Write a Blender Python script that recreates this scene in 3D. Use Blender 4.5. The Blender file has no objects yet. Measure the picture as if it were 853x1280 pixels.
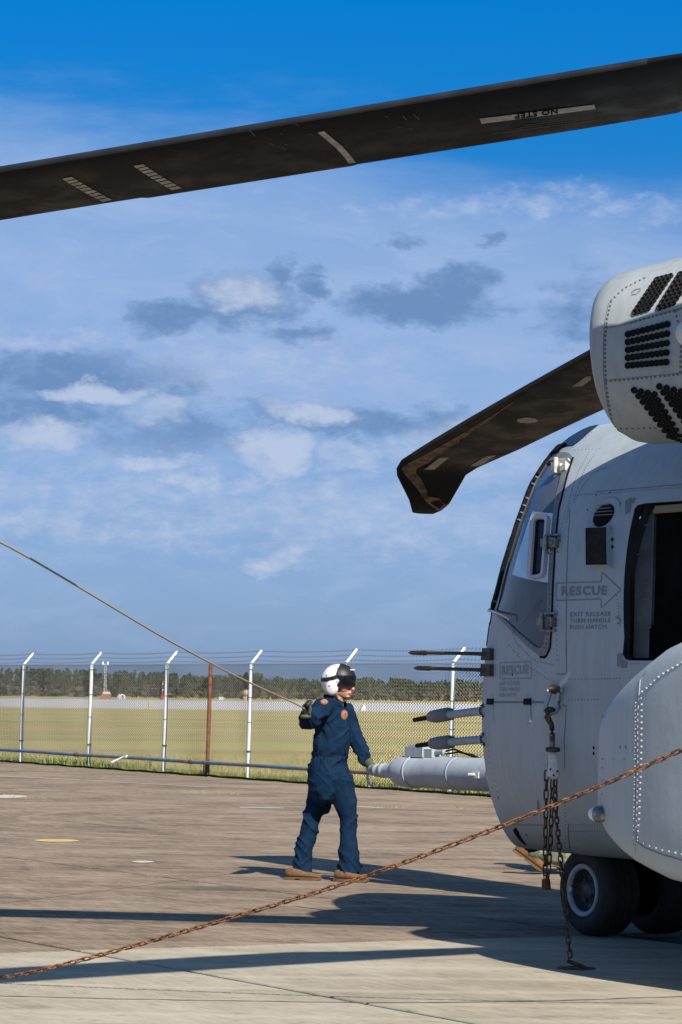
import bpy, bmesh, math, random
import numpy as np
from mathutils import Vector, Matrix, noise
from mathutils.bvhtree import BVHTree
random.seed(7)
sc = bpy.context.scene
COL = sc.collection
PI = math.pi

# ---------------------------------------------------------------- camera
FPX, CAMZ = 4068.0, 1.62                       # focal length in pixels of the 853 x 1280 photograph
CAM = Vector((0, 0, CAMZ))
CR = (Matrix.Rotation(PI/2 + math.atan(222/FPX), 3, 'X') @ Matrix.Rotation(math.radians(0.69), 3, 'Z'))
cd = bpy.data.cameras.new('camera')
cam = bpy.data.objects.new('camera', cd); COL.objects.link(cam)
cd.sensor_fit = 'VERTICAL'; cd.sensor_height = 36; cd.sensor_width = 24
cd.lens = 36*FPX/1280
cd.clip_start = 0.5; cd.clip_end = 6000
cam.matrix_world = Matrix.Translation(CAM) @ CR.to_4x4()
sc.camera = cam
def ray(x, y):
    d = CR @ Vector(((x-426.5)/FPX, -(y-640)/FPX, -1)); return d/d.y
def at(x, y, Y): return CAM + ray(x, y)*Y
def gnd(x, y, z=0.0):
    d = ray(x, y); return CAM + d*((z-CAMZ)/d.z)

# ---------------------------------------------------------------- light, exposure
SUN_H = Vector((0.364, -0.931)); SUN_EL = math.radians(40.3)
sd = bpy.data.lights.new('sun', 'SUN'); so = bpy.data.objects.new('sun', sd); COL.objects.link(so)
sd.energy = 5.0; sd.angle = math.radians(0.53); sd.color = (1.0, 0.92, 0.80)
to_sun = Vector((SUN_H.x*math.cos(SUN_EL), SUN_H.y*math.cos(SUN_EL), math.sin(SUN_EL)))
so.rotation_euler = to_sun.to_track_quat('Z', 'Y').to_euler()
so.location = (20, -40, 40)
sc.view_settings.view_transform = 'Standard'; sc.view_settings.look = 'None'
sc.view_settings.exposure = 0.45; sc.view_settings.gamma = 1.0

# ---------------------------------------------------------------- node helper
class NT:
    def __init__(s, nt): s.nt = nt; s.k = 0
    def n(s, t, **kw):
        nd = s.nt.nodes.new(t); s.k += 1
        for k, v in kw.items(): setattr(nd, k, v)
        return nd
    def put(s, sock, v):
        if isinstance(v, bpy.types.NodeSocket): s.nt.links.new(v, sock)
        elif isinstance(v, (tuple, list)) and sock.type == 'RGBA' and len(v) == 3: sock.default_value = (*v, 1)
        else: sock.default_value = v
    def m(s, op, a, b=0.0, c=0.0, clamp=False):
        nd = s.n('ShaderNodeMath', operation=op, use_clamp=clamp)
        for i, v in enumerate((a, b, c)): s.put(nd.inputs[i], v)
        return nd.outputs[0]
    def mix(s, f, a, b, mode='MIX'):
        nd = s.n('ShaderNodeMix', data_type='RGBA', blend_type=mode)
        s.put(nd.inputs[0], f); s.put(nd.inputs[6], a); s.put(nd.inputs[7], b)
        return nd.outputs[2]
    def ramp(s, f, stops, interp='LINEAR'):
        nd = s.n('ShaderNodeValToRGB'); cr = nd.color_ramp; cr.interpolation = interp
        while len(cr.elements) < len(stops): cr.elements.new(0.5)
        for e, (p, c) in zip(cr.elements, stops):
            e.position = p; e.color = (*c, 1) if isinstance(c, (tuple, list)) else (c, c, c, 1)
        s.put(nd.inputs[0], f); return nd.outputs[0]
    def noise(s, vec, scale, detail=4, rough=0.55, dist=0.0):
        nd = s.n('ShaderNodeTexNoise'); s.put(nd.inputs['Vector'], vec)
        nd.inputs['Scale'].default_value = scale; nd.inputs['Detail'].default_value = detail
        nd.inputs['Roughness'].default_value = rough; nd.inputs['Distortion'].default_value = dist
        return nd.outputs['Fac']
    def mapping(s, vec, scale=(1, 1, 1), rot=(0, 0, 0), loc=(0, 0, 0)):
        nd = s.n('ShaderNodeMapping'); s.put(nd.inputs[0], vec)
        nd.inputs['Scale'].default_value = scale; nd.inputs['Rotation'].default_value = rot
        nd.inputs['Location'].default_value = loc; return nd.outputs[0]
    def smooth(s, v, a, b, lo=0.0, hi=1.0):
        nd = s.n('ShaderNodeMapRange', interpolation_type='SMOOTHSTEP'); s.put(nd.inputs[0], v)
        for i, q in enumerate((a, b, lo, hi)): nd.inputs[i+1].default_value = q
        return nd.outputs[0]

# ---------------------------------------------------------------- sky
world = bpy.data.worlds.new('World'); sc.world = world; world.use_nodes = True
W_ = NT(world.node_tree)
bg = world.node_tree.nodes['Background']; bg.inputs[1].default_value = 0.088
sky = W_.n('ShaderNodeTexSky', sky_type='NISHITA', sun_disc=False)
sky.sun_elevation = SUN_EL; sky.sun_rotation = math.atan2(SUN_H.x, SUN_H.y)
gen = W_.n('ShaderNodeTexCoord').outputs['Generated']
sep = W_.n('ShaderNodeSeparateXYZ'); W_.put(sep.inputs[0], gen)
dx, dy, dz = sep.outputs
zc = W_.m('MAXIMUM', dz, 0.0)
# deep polarised blue higher up, paler towards the horizon
def S(deg): return math.sin(math.radians(deg))/S90
S90 = 1.0
tint = W_.ramp(zc, [(0.0, (.36, .56, 1.15)), (S(2), (.285, .465, .94)), (S(4.5), (.23, .40, .765)), (S(7.5), (.215, .40, .77)),
                    (S(9.5), (.035, .375, .80)), (S(12.5), (.003, .405, .87)), (S(22), (.22, .58, .98)), (S(40), (.52, .80, 1.02)), (1.0, (.6, .85, 1.05))])
base = W_.mix(1.0, sky.outputs[0], tint, 'MULTIPLY')
yy = W_.m('MAXIMUM', dy, 0.05)
u0 = W_.m('DIVIDE', dx, yy); v0 = W_.m('DIVIDE', dz, yy)
nw1 = W_.noise(W_.mapping(gen, (1, 1, 1.5)), 34, 8, 0.66)
nw2 = W_.noise(W_.mapping(gen, (1, 1, 1.5), loc=(3.1, 7.7, 1.3)), 34, 8, 0.66)
u = W_.m('MULTIPLY_ADD', W_.m('SUBTRACT', nw1, 0.5), 0.040, u0)
v = W_.m('MULTIPLY_ADD', W_.m('SUBTRACT', nw2, 0.5), 0.022, v0)
fine = W_.noise(W_.mapping(gen, (1, 1, 1.9)), 120, 7, 0.62)
def blobs(lst):
    out = None
    for (px, py, rx, ry, wt) in lst:
        a = W_.m('MULTIPLY_ADD', u, FPX/rx, -(px-426.5)/rx)
        b = W_.m('MULTIPLY_ADD', v, FPX/ry, -(862-py)/ry)
        q = W_.m('MULTIPLY_ADD', b, b, W_.m('MULTIPLY', a, a))
        g = W_.m('MULTIPLY', W_.m('SUBTRACT', 1.0, q), wt)
        out = g if out is None else W_.m('MAXIMUM', out, g)
    return out
grey = blobs([(215, 392, 75, 26, .8), (300, 372, 85, 44, .9), (350, 338, 32, 26, .7), (392, 346, 24, 26, .75), (372, 413, 50, 14, .7),
              (520, 372, 125, 30, 1.0), (575, 350, 55, 30, .9), (500, 300, 24, 10, .5), (90, 470, 160, 40, .9), (205, 488, 50, 24, .6),
              (60, 520, 120, 40, .6), (430, 520, 130, 22, .75), (530, 520, 70, 26, .6), (740, 380, 80, 50, .5), (612, 296, 20, 8, .5), (220, 545, 110, 40, .45)])
whit = blobs([(300, 362, 60, 30, .75), (120, 494, 74, 17, 1.0), (55, 548, 75, 20, .85), (195, 578, 60, 16, .95), (342, 562, 60, 36, 1.1), (300, 605, 60, 14, .5),
              (395, 515, 70, 17, .95), (468, 560, 85, 24, .55), (190, 518, 36, 22, .5), (245, 600, 60, 14, .6), (345, 705, 50, 16, .6), (130, 665, 170, 26, .38),
              (470, 660, 120, 20, .32), (640, 250, 260, 20, .25), (30, 660, 90, 18, .3), (410, 610, 150, 30, .35), (150, 620, 280, 60, .26), (430, 640, 280, 60, .24), (330, 455, 200, 30, .18), (60, 425, 150, 14, .3), (560, 560, 130, 40, .3)])
gd = W_.smooth(W_.m('MULTIPLY_ADD', W_.m('SUBTRACT', fine, 0.5), 1.7, grey), -0.18, 0.85, 0.0, 0.92)
wd = W_.smooth(W_.m('MULTIPLY_ADD', W_.m('SUBTRACT', fine, 0.5), 1.8, whit), -0.15, 1.0, 0.0, 0.95)
veiln = W_.noise(W_.mapping(gen, (1, 1, 5), rot=(0, 0.12, 0)), 9, 6, 0.6)
vedge = W_.m('MULTIPLY_ADD', u0, 0.14, v0)           # the edge of the high veil climbs towards the left
vedge = W_.m('MULTIPLY_ADD', W_.m('SUBTRACT', veiln, 0.5), 0.065, vedge)
veil = W_.smooth(vedge, 0.138, 0.182, 1.0, 0.0)
vlow = W_.smooth(v0, 0.015, 0.11, 0.45, 1.0)
vf = W_.m('MULTIPLY', W_.m('MULTIPLY', veil, vlow), W_.m('MULTIPLY_ADD', veiln, 0.9, 0.30))
K = 1/0.12
wis = W_.noise(W_.mapping(gen, (1, 1, 3.2), rot=(0, -.08, 0)), 26, 9, 0.66, .6)
wf = W_.m('MULTIPLY', W_.smooth(wis, .40, .72, 0.0, .42), W_.m('MULTIPLY', W_.smooth(vedge, 0.13, 0.185, 1.0, 0.0), W_.smooth(v0, 0.005, 0.06, 0.3, 1.0)))
c1 = W_.mix(vf, base, (.33*K, .478*K, .755*K))
c1 = W_.mix(wf, c1, (.42*K, .545*K, .775*K))
c2 = W_.mix(gd, c1, (.140*K, .262*K, .505*K))
c3 = W_.mix(wd, c2, (.48*K, .575*K, .77*K))
# scattered cloud over the rest of the sky
far = W_.smooth(W_.noise(W_.mapping(gen, (1, 1, 2)), 5, 8, 0.6), 0.56, 0.72, 0.0, 0.55)
far = W_.m('MULTIPLY', far, W_.smooth(dz, 0.22, 0.36))
c4 = W_.mix(far, c3, (.5*K, .56*K, .7*K))
W_.put(bg.inputs[0], c4)

# ---------------------------------------------------------------- materials
def mat(name, color, rough=0.6, metal=0.0, spec=0.5, fn=None, bump=None, coat=0.0):
    m = bpy.data.materials.new(name); m.use_nodes = True
    t = NT(m.node_tree); b = m.node_tree.nodes['Principled BSDF']
    t.put(b.inputs['Base Color'], color); b.inputs['Roughness'].default_value = rough
    b.inputs['Metallic'].default_value = metal; b.inputs['Specular IOR Level'].default_value = spec
    b.inputs['Coat Weight'].default_value = coat
    if fn: fn(t, b)
    return m
def pos(t): return t.n('ShaderNodeNewGeometry').outputs['Position']
def bump(t, b, h, strength, dist):
    nd = t.n('ShaderNodeBump'); nd.inputs['Strength'].default_value = strength; nd.inputs['Distance'].default_value = dist
    t.put(nd.inputs['Height'], h); t.put(b.inputs['Normal'], nd.outputs[0])
def vary(c1, c2, scale, stretch=(1, 1, 1), lo=.35, hi=.65, detail=6, r=(None, None), bmp=None, rot=(0, 0, 0)):
    def f(t, b):
        n = t.noise(t.mapping(pos(t), stretch, rot), scale, detail, 0.6)
        t.put(b.inputs['Base Color'], t.ramp(n, [(lo, c1), (hi, c2)]))
        if r[0] is not None: t.put(b.inputs['Roughness'], t.smooth(n, lo, hi, r[0], r[1]))
        if bmp: bump(t, b, t.noise(pos(t), bmp[0], 5, 0.6), bmp[1], bmp[2])
    return f
def paint_fn(c, dark):
    def f(t, b):
        p = pos(t)
        n1 = t.noise(p, 2.2, 7, 0.65); n2 = t.noise(t.mapping(p, (7, 7, .8)), 2.4, 6, 0.6); n3 = t.noise(p, 60, 3, 0.6)
        k = t.m('MULTIPLY_ADD', n1, .5, t.m('MULTIPLY', n2, .5))
        col = t.ramp(k, [(.34, dark), (.5, c), (.68, tuple(q*1.1 for q in c))])
        sp = t.smooth(t.noise(p, 17, 6, 0.7), .66, .74, 0.0, .35)
        t.put(b.inputs['Base Color'], t.mix(sp, col, tuple(q*.62 for q in c)))
        t.put(b.inputs['Roughness'], t.smooth(n1, .3, .7, .42, .62))
        bump(t, b, t.m('MULTIPLY_ADD', n1, 1.0, t.m('MULTIPLY', n3, .04)), .22, .03)
    return f
M = {}
HULLC = (.352, .400, .426)
M['hull'] = mat('hull_paint', HULLC, .5, fn=paint_fn(HULLC, (.300, .340, .363)))
M['sponson'] = mat('sponson_paint', HULLC, .5, fn=paint_fn((.365, .415, .441), (.322, .366, .39)))
M['nacelle'] = mat('nacelle_paint', HULLC, .5, fn=paint_fn((.325, .358, .378), (.265, .29, .308)))
M['probe'] = mat('probe_paint', HULLC, .42, fn=paint_fn((.35, .385, .43), (.30, .33, .37)))
M['stencil'] = mat('stencil_grey', (.185, .213, .24), .7)
M['stencil_faint'] = mat('stencil_faint_grey', (.245, .28, .305), .7)
M['seam'] = mat('seam_grey', (.15, .165, .18), .7)
M['rivet'] = mat('rivet_grey', (.34, .37, .40), .38, spec=.6)
M['rivet_mid'] = mat('rivet_mid_grey', (.20, .215, .235), .45)  # darker grey so the hull rivets stand out
M['rivet_dark'] = mat('rivet_dark', (.10, .11, .125), .5)
M['rubber_seal'] = mat('black_seal', (.008, .008, .009), .8, spec=.08)
M['frame_grey'] = mat('window_frame_grey', (.16, .17, .185), .5, fn=vary((.13, .14, .15), (.19, .20, .215), 9))
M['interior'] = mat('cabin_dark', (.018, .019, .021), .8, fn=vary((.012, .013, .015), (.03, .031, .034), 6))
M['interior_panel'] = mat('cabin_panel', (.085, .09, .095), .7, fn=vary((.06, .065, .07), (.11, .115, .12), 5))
M['rail_tan'] = mat('rail_tan', (.33, .27, .20), .6)
M['black_box'] = mat('black_brown_panel', (.022, .019, .018), .8, spec=.08, fn=vary((.016, .014, .013), (.035, .03, .027), 14))
M['pad_brown'] = mat('brown_pad', (.060, .050, .043), .7, spec=.2, fn=vary((.045, .037, .031), (.085, .07, .06), 20))
M['steel'] = mat('worn_steel', (.22, .225, .23), .4, metal=.6, fn=vary((.10, .10, .10), (.30, .31, .32), 25))
M['shackle_steel'] = mat('bright_shackle', (.36, .37, .38), .32, metal=.5)
M['lever'] = mat('pale_metal', (.62, .62, .60), .4, metal=.3)
M['sash'] = mat('sliding_frame', (.50, .455, .47), .45)
M['dark_steel'] = mat('dark_steel', (.05, .043, .038), .5, metal=.5, fn=vary((.03, .026, .022), (.10, .075, .055), 30))
M['rust_chain'] = mat('rust_chain', (.20, .08, .033), .85, fn=vary((.055, .02, .01), (.30, .125, .05), 30, lo=.38, hi=.62, bmp=(200, .5, .002)))
M['rust_dark'] = mat('dark_rust_chain', (.10, .04, .022), .8, fn=vary((.035, .016, .01), (.17, .065, .035), 45, bmp=(200, .5, .002)))
M['cast'] = mat('worn_cream_casting', (.42, .41, .37), .5, fn=vary((.24, .23, .21), (.62, .61, .57), 30, lo=.3, hi=.48))
M['tyre'] = mat('tyre_rubber', (.017, .017, .018), .75, fn=vary((.013, .013, .014), (.028, .027, .026), 12))
M['hub_dark'] = mat('hub_dark', (.06, .062, .066), .5, fn=vary((.03, .03, .032), (.10, .10, .105), 24))
M['rim'] = mat('rim_grey', (.36, .385, .42), .5, fn=vary((.30, .32, .35), (.40, .43, .46), 20))
M['rotor_black'] = mat('rotor_black', (.0075, .0085, .0105), .6, spec=.10,
                       fn=vary((.0052, .0060, .0074), (.0100, .0112, .0136), 3.5, stretch=(1, 1, 1), r=(.42, .62)))
M['blade_sheen'] = mat('blade_edge_sheen', (.016, .019, .026), .5, spec=.3, fn=vary((.010, .012, .017), (.022, .026, .034), 5))
M['rotor_tan'] = mat('worn_blade_tan', (.12, .075, .045), .7, fn=vary((.045, .03, .02), (.17, .11, .07), 9, lo=.4, hi=.55))
M['mark_white'] = mat('faded_white_paint', (.34, .325, .30), .7, fn=vary((.22, .21, .2), (.40, .385, .36), 18))
M['mark_dim'] = mat('dim_placard_print', (.055, .05, .048), .8)
M['tube_black'] = mat('vent_tube_black', (.010, .010, .011), .65, spec=.2)
M['lens'] = mat('clear_lens', (.72, .73, .72), .25, spec=.5)
M['white'] = mat('white_paint', (.74, .73, .70), .5)
M['dirt_white'] = mat('worn_white_post', (.66, .68, .70), .5)
M['rust'] = mat('rusty_iron', (.17, .065, .03), .8, fn=vary((.09, .03, .015), (.24, .10, .05), 15))
M['rope'] = mat('tan_rope', (.36, .29, .19), .9)
M['wire'] = mat('galvanised_wire', (.19, .195, .19), .6, metal=.2)

def post_fn(t, b):
    p = pos(t)
    n = t.noise(t.mapping(p, (1, 1, .6)), 7, 6, .65)
    t.put(b.inputs['Base Color'], t.ramp(n, [(.60, (.62, .65, .68)), (.66, (.38, .30, .24)), (.72, (.22, .09, .05))]))
M['post'] = mat('flaking_white_post', (.7, .7, .7), .5, fn=post_fn)
def pipe_fn(t, b):
    n = t.noise(pos(t), 3.2, 5, .6)
    t.put(b.inputs['Base Color'], t.ramp(n, [(.40, (.055, .125, .20)), (.53, (.10, .20, .31)), (.58, (.20, .10, .06)), (.7, (.13, .055, .035))]))
M['pipe_blue'] = mat('flaking_blue_pipe', (.1, .2, .3), .5, fn=pipe_fn)
M['pipe_rust'] = mat('brown_pipe', (.14, .08, .06), .7, fn=vary((.10, .06, .05), (.20, .12, .09), 4))

def glass_mat(name, tintc, alpha, dust):
    m = bpy.data.materials.new(name); m.use_nodes = True; t = NT(m.node_tree); nt = m.node_tree
    nt.nodes.remove(nt.nodes['Principled BSDF']); out = nt.nodes['Material Output']
    tr = t.n('ShaderNodeBsdfTransparent'); tr.inputs[0].default_value = (*tintc, 1)
    gl = t.n('ShaderNodeBsdfGlossy'); gl.inputs['Roughness'].default_value = .06; gl.inputs[0].default_value = (.9, .95, 1, 1)
    df = t.n('ShaderNodeBsdfDiffuse'); df.inputs[0].default_value = (*dust, 1)
    lw = t.n('ShaderNodeLayerWeight'); lw.inputs[0].default_value = .22
    m1 = t.n('ShaderNodeMixShader'); m1.inputs[0].default_value = alpha
    nt.links.new(tr.outputs[0], m1.inputs[1]); nt.links.new(df.outputs[0], m1.inputs[2])
    m2 = t.n('ShaderNodeMixShader'); nt.links.new(lw.outputs['Fresnel'], m2.inputs[0])
    nt.links.new(m1.outputs[0], m2.inputs[1]); nt.links.new(gl.outputs[0], m2.inputs[2])
    nt.links.new(m2.outputs[0], out.inputs[0]); return m
M['glass'] = glass_mat('cockpit_glass', (.66, .80, .90), .55, (.16, .18, .20))
M['dark_glass'] = mat('dark_tinted_glass', (.012, .018, .030), .3, spec=.10, coat=.0)

# ---------------------------------------------------------------- mesh helpers
def tag(o, label=None, cat=None, group=None, kind=None):
    if label: o['label'] = label
    if cat: o['category'] = cat
    if group: o['group'] = group
    if kind: o['kind'] = kind
    return o
def empty(name, loc=(0, 0, 0), rz=0.0, **kw):
    o = bpy.data.objects.new(name, None); COL.objects.link(o); o.location = loc; o.rotation_euler = (0, 0, rz)
    o.empty_display_size = .2; return tag(o, **kw)
def link(name, me, parent=None, **kw):
    o = bpy.data.objects.new(name, me); COL.objects.link(o)
    if parent is not None: o.parent = parent
    return tag(o, **kw)
class MB:
    def __init__(s): s.v = []; s.f = []; s.sm = []
    def add(s, vs, fs, smooth=True):
        b = len(s.v); s.v += [Vector(q) for q in vs]; s.f += [tuple(b+i for i in f) for f in fs]; s.sm += [smooth]*len(fs); return s
    def grid(s, rows, smooth=True, close=False):
        nr, nc = len(rows), len(rows[0]); fs = []
        for i in range(nr-1):
            for j in range(nc-1 if not close else nc):
                k = (j+1) % nc; fs.append((i*nc+j, i*nc+k, (i+1)*nc+k, (i+1)*nc+j))
        return s.add([p for r in rows for p in r], fs, smooth)
    def box(s, c, sx, sy, sz, mtx=None, bev=0.0):
        vs = [Vector((x*sx/2, y*sy/2, z*sz/2)) for x in (-1, 1) for y in (-1, 1) for z in (-1, 1)]
        if mtx is not None: vs = [mtx @ q for q in vs]
        c = Vector(c)
        return s.add([c+q for q in vs], [(0, 1, 3, 2), (4, 6, 7, 5), (0, 4, 5, 1), (2, 3, 7, 6), (0, 2, 6, 4), (1, 5, 7, 3)], False)
    def tube(s, pts, r, n=8, cap=True, up=Vector((0, 0, 1))):
        pts = [Vector(q) for q in pts]; rs = r if isinstance(r, (list, tuple)) else [r]*len(pts); rows = []
        for i, p in enumerate(pts):
            d = (pts[min(i+1, len(pts)-1)]-pts[max(i-1, 0)])
            if d.length < 1e-9: d = Vector((0, 0, 1))
            d.normalize(); a = d.cross(up)
            if a.length < 1e-3: a = d.cross(Vector((1, 0, 0)))
            a.normalize(); b = d.cross(a)
            rows.append([p + (a*math.cos(2*PI*k/n)+b*math.sin(2*PI*k/n))*rs[i] for k in range(n)])
        s.grid(rows, True, True)
        if cap:
            s.add(rows[0], [tuple(range(n))], False); s.add(rows[-1], [tuple(reversed(range(n)))], False)
        return s
    def lathe(s, o, ax, prof, n=24, ref=Vector((0, 0, 1)), sq=2.0, ry=1.0):
        o = Vector(o); ax = Vector(ax).normalized()
        if abs(ax.dot(ref)) > .999: ref = Vector((0, 1, 0))
        a = ax.cross(ref).normalized(); b = a.cross(ax); rows = []
        for (h, r) in prof:
            row = []
            for k in range(n):
                c, sn = math.cos(2*PI*k/n), math.sin(2*PI*k/n)
                g = (abs(c)**sq+abs(sn)**sq)**(-1/sq)
                row.append(o+ax*h+(a*c*ry+b*sn)*r*g)
            rows.append(row)
        return s.grid(rows, True, True)
    def dome(s, p, nrm, r, h, n=6):
        nrm = nrm.normalized(); a = nrm.orthogonal().normalized(); b = nrm.cross(a)
        ring = [p+(a*math.cos(2*PI*k/n)+b*math.sin(2*PI*k/n))*r - nrm*.001 for k in range(n)]
        r2 = [p+(a*math.cos(2*PI*k/n)+b*math.sin(2*PI*k/n))*r*.62+nrm*h*.8 for k in range(n)]
        fs = [(k, (k+1) % n, n+(k+1) % n, n+k) for k in range(n)]+[(n+k, n+(k+1) % n, 2*n) for k in range(n)]
        return s.add(ring+r2+[p+nrm*h], fs, True)
    def mesh(s, name, m, inv=None):
        me = bpy.data.meshes.new(name)
        vs = [inv @ q for q in s.v] if inv is not None else s.v
        me.from_pydata([tuple(q) for q in vs], [], s.f)
        me.polygons.foreach_set('use_smooth', s.sm)
        ms = m if isinstance(m, (list, tuple)) else [m]
        for q in ms: me.materials.append(q)
        me.update(); return me
    def build(s, name, m, parent=None, inv=None, **kw):
        return link(name, s.mesh(name, m, inv), parent, **kw)
def fix_normals(me):
    bm = bmesh.new(); bm.from_mesh(me); bmesh.ops.remove_doubles(bm, verts=bm.verts, dist=1e-5)
    bmesh.ops.recalc_face_normals(bm, faces=bm.faces); bm.to_mesh(me); bm.free(); me.update()
def resample(pts, n, closed=False):
    pts = [Vector(q) for q in pts]
    if closed: pts = pts+[pts[0]]
    L = [0]
    for a, b in zip(pts, pts[1:]): L.append(L[-1]+(b-a).length)
    out = []
    for i in range(n):
        t = L[-1]*i/(n if closed else n-1); j = 0
        while j < len(L)-2 and L[j+1] < t: j += 1
        k = (t-L[j])/max(1e-9, L[j+1]-L[j]); out.append(pts[j].lerp(pts[j+1], min(1, k)))
    return out
def smoothpts(pts, it=2, closed=False):
    for _ in range(it):
        q = list(pts); n = len(pts)
        for i in range(n):
            if not closed and i in (0, n-1): continue
            q[i] = (pts[i-1]+pts[i]*2+pts[(i+1) % n])/4
        pts = q
    return pts
def V2(l): return [Vector((a, b)) for a, b in l]

class Surf:                                            # where the line of sight of a pixel meets a built surface
    def __init__(s, me, mtx):
        s.bvh = BVHTree.FromPolygons([mtx @ q.co for q in me.vertices], [tuple(p.vertices) for p in me.polygons])
    def hit(s, x, y):
        for k in range(30):
            for a, b in (((0, 0),) if k == 0 else ((k, 0), (k*.7, k*.7), (0, k), (-k*.7, k*.7), (0, -k))):
                d = ray(x+a, y+b).normalized(); p, n, i, t = s.bvh.ray_cast(CAM, d)
                if p is not None: return (p, -n) if n.dot(d) > 0 else (p, n)
        return None
    def near(s, p):
        q, n, i, t = s.bvh.find_nearest(p)
        return q, n
def ribbon(mb, S_, px, width, off, n=None, thick=0.0):
    pts = resample(px, n or max(2, int(sum((b-a).length for a, b in zip(px, px[1:]))/6)+2))
    hs = [S_.hit(*p) for p in pts]; hs = [h for h in hs if h]
    if len(hs) < 2: return mb
    A, B = [], []
    for i, (p, nn) in enumerate(hs):
        t = (hs[min(i+1, len(hs)-1)][0]-hs[max(i-1, 0)][0]).normalized(); sd_ = nn.cross(t).normalized()
        A.append(p+sd_*width/2+nn*off); B.append(p-sd_*width/2+nn*off)
    if thick:
        A0 = [a-h[1]*thick for a, h in zip(A, hs)]; B0 = [b-h[1]*thick for b, h in zip(B, hs)]
        mb.grid([A0, A, B, B0], False)
    else: mb.grid([A, B], True)
    return mb
def strip(mb, S_, outer, inner, off, n=48, closed=True, lift=0.0):
    o = resample(V2(outer), n, closed); i_ = resample(V2(inner), n, closed)
    ho = [S_.hit(*p) for p in o]; hi = [S_.hit(*p) for p in i_]
    O = [p+nn*off for p, nn in ho]; I = [p+nn*(off+lift) for p, nn in hi]
    Ob = [p-nn*.004 for p, nn in ho]; Ib = [p-nn*.012 for p, nn in hi]
    if closed: O.append(O[0]); I.append(I[0]); Ob.append(Ob[0]); Ib.append(Ib[0])
    mb.grid([Ob, O, I, Ib], False); return mb
def patch(mb, S_, poly, off, rows=14, cols=10):
    ys = [p[1] for p in poly]; y0, y1 = min(ys)+.01, max(ys)-.01; R_ = []
    for i in range(rows):
        y = y0+(y1-y0)*i/(rows-1); xs = []
        for a, b in zip(poly, poly[1:]+poly[:1]):
            if (a[1]-y)*(b[1]-y) <= 0 and a[1] != b[1]: xs.append(a[0]+(b[0]-a[0])*(y-a[1])/(b[1]-a[1]))
        x0, x1 = min(xs), max(xs); row = []
        for j in range(cols):
            h = S_.hit(x0+(x1-x0)*j/(cols-1), y)
            row.append(h[0]+h[1]*off)
        R_.append(row)
    n0 = (R_[rows//2][1]-R_[rows//2][0]).cross(R_[rows//2+1][0]-R_[rows//2][0])
    if n0.dot(CAM-R_[rows//2][0]) < 0: R_ = [r[::-1] for r in R_]
    return mb.grid(R_, True)
def rivets(mb, S_, px, step, r=.006, h=.004):
    pts = [Vector(q) for q in px]; n = max(2, int(sum((b-a).length for a, b in zip(pts, pts[1:]))/step)+1)
    for p in resample(pts, n):
        q = S_.hit(p.x+random.uniform(-.15, .15), p.y+random.uniform(-.15, .15))
        if q: mb.dome(q[0], q[1], r, h)
FONTCACHE = {}
def text_mesh(body, bold):
    key = (body, bold)
    if key in FONTCACHE: return FONTCACHE[key]
    cu = bpy.data.curves.new('letters', 'FONT'); cu.body = body; cu.offset = bold; cu.resolution_u = 2; cu.size = 1.0; cu.space_character = 1.12
    o = bpy.data.objects.new('letters', cu); COL.objects.link(o)
    dg = bpy.context.evaluated_depsgraph_get(); dg.update()
    me = o.evaluated_get(dg).to_mesh()
    vs = [(q.co.x, q.co.y) for q in me.vertices]; fs = [tuple(p.vertices) for p in me.polygons]
    o.evaluated_get(dg).to_mesh_clear(); bpy.data.objects.remove(o); bpy.data.curves.remove(cu)
    x0 = min(a for a, b in vs); x1 = max(a for a, b in vs); y0 = min(b for a, b in vs); y1 = max(b for a, b in vs)
    FONTCACHE[key] = ([((a-x0)/(x1-x0), (b-y0)/(y1-y0)) for a, b in vs], fs); return FONTCACHE[key]
def lettering(mb, S_, body, bl, br, tl, off, bold=.0):
    vs, fs = text_mesh(body, bold); bl, br, tl = Vector(bl), Vector(br), Vector(tl); out = []
    for a, b in vs:
        p = bl+(br-bl)*a+(tl-bl)*b; h = S_.hit(p.x, p.y); out.append(h[0]+h[1]*off)
    return mb.add(out, fs, False)
def z2(l): return [(590+a/3.2433, 560+b/3.2433) for a, b in l]          # crops of the photograph used for measuring
def z1(l): return [(590+a/3.2433, 320+b/3.2433) for a, b in l]
def z3(l): return [(590+a/3.2433, 800+b/3.2433) for a, b in l]

# ---------------------------------------------------------------- ground
GA = Vector((.484, -.875, 0)); GB = Vector((.875, .484, 0))           # the slab grid runs along these
def G(p, q, z=0.0): return GA*p+GB*q+Vector((0, 0, z))
FD = Vector((.4415, -.8973, 0)); F0 = Vector((-6.718, 69.084, 0))      # the fence line
FN = Vector((-.8973, -.4415, 0))                                       # towards the apron

def field_fn(t, b):
    p = pos(t)
    n1 = t.noise(t.mapping(p, (.012, .055, 1)), 1.0, 9, .70)
    n2 = t.noise(t.mapping(p, (.5, 1.2, 1)), 1.2, 6, .65)
    n3 = t.noise(p, 22, 3, .7)
    c = t.ramp(n1, [(.37, (.36, .35, .11)), (.46, (.60, .51, .20)), (.53, (.56, .41, .20)), (.61, (.33, .31, .115))])
    c = t.mix(t.smooth(n2, .35, .7, 0, .5), c, (.29, .305, .09))
    c = t.mix(t.smooth(n3, .4, .75, 0, .35), c, (.52, .43, .22))
    t.put(b.inputs['Base Color'], c); bump(t, b, n3, .6, .08)
M['field'] = mat('dry_mown_grass', (.2, .18, .06), .95, spec=.1, fn=field_fn)
me = MB().add([(-2500, -300, -.05), (2500, -300, -.05), (2500, 5200, -.05), (-2500, 5200, -.05)], [(0, 1, 2, 3)], False)
me.build('grass_field', M['field'], kind='structure')

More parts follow.
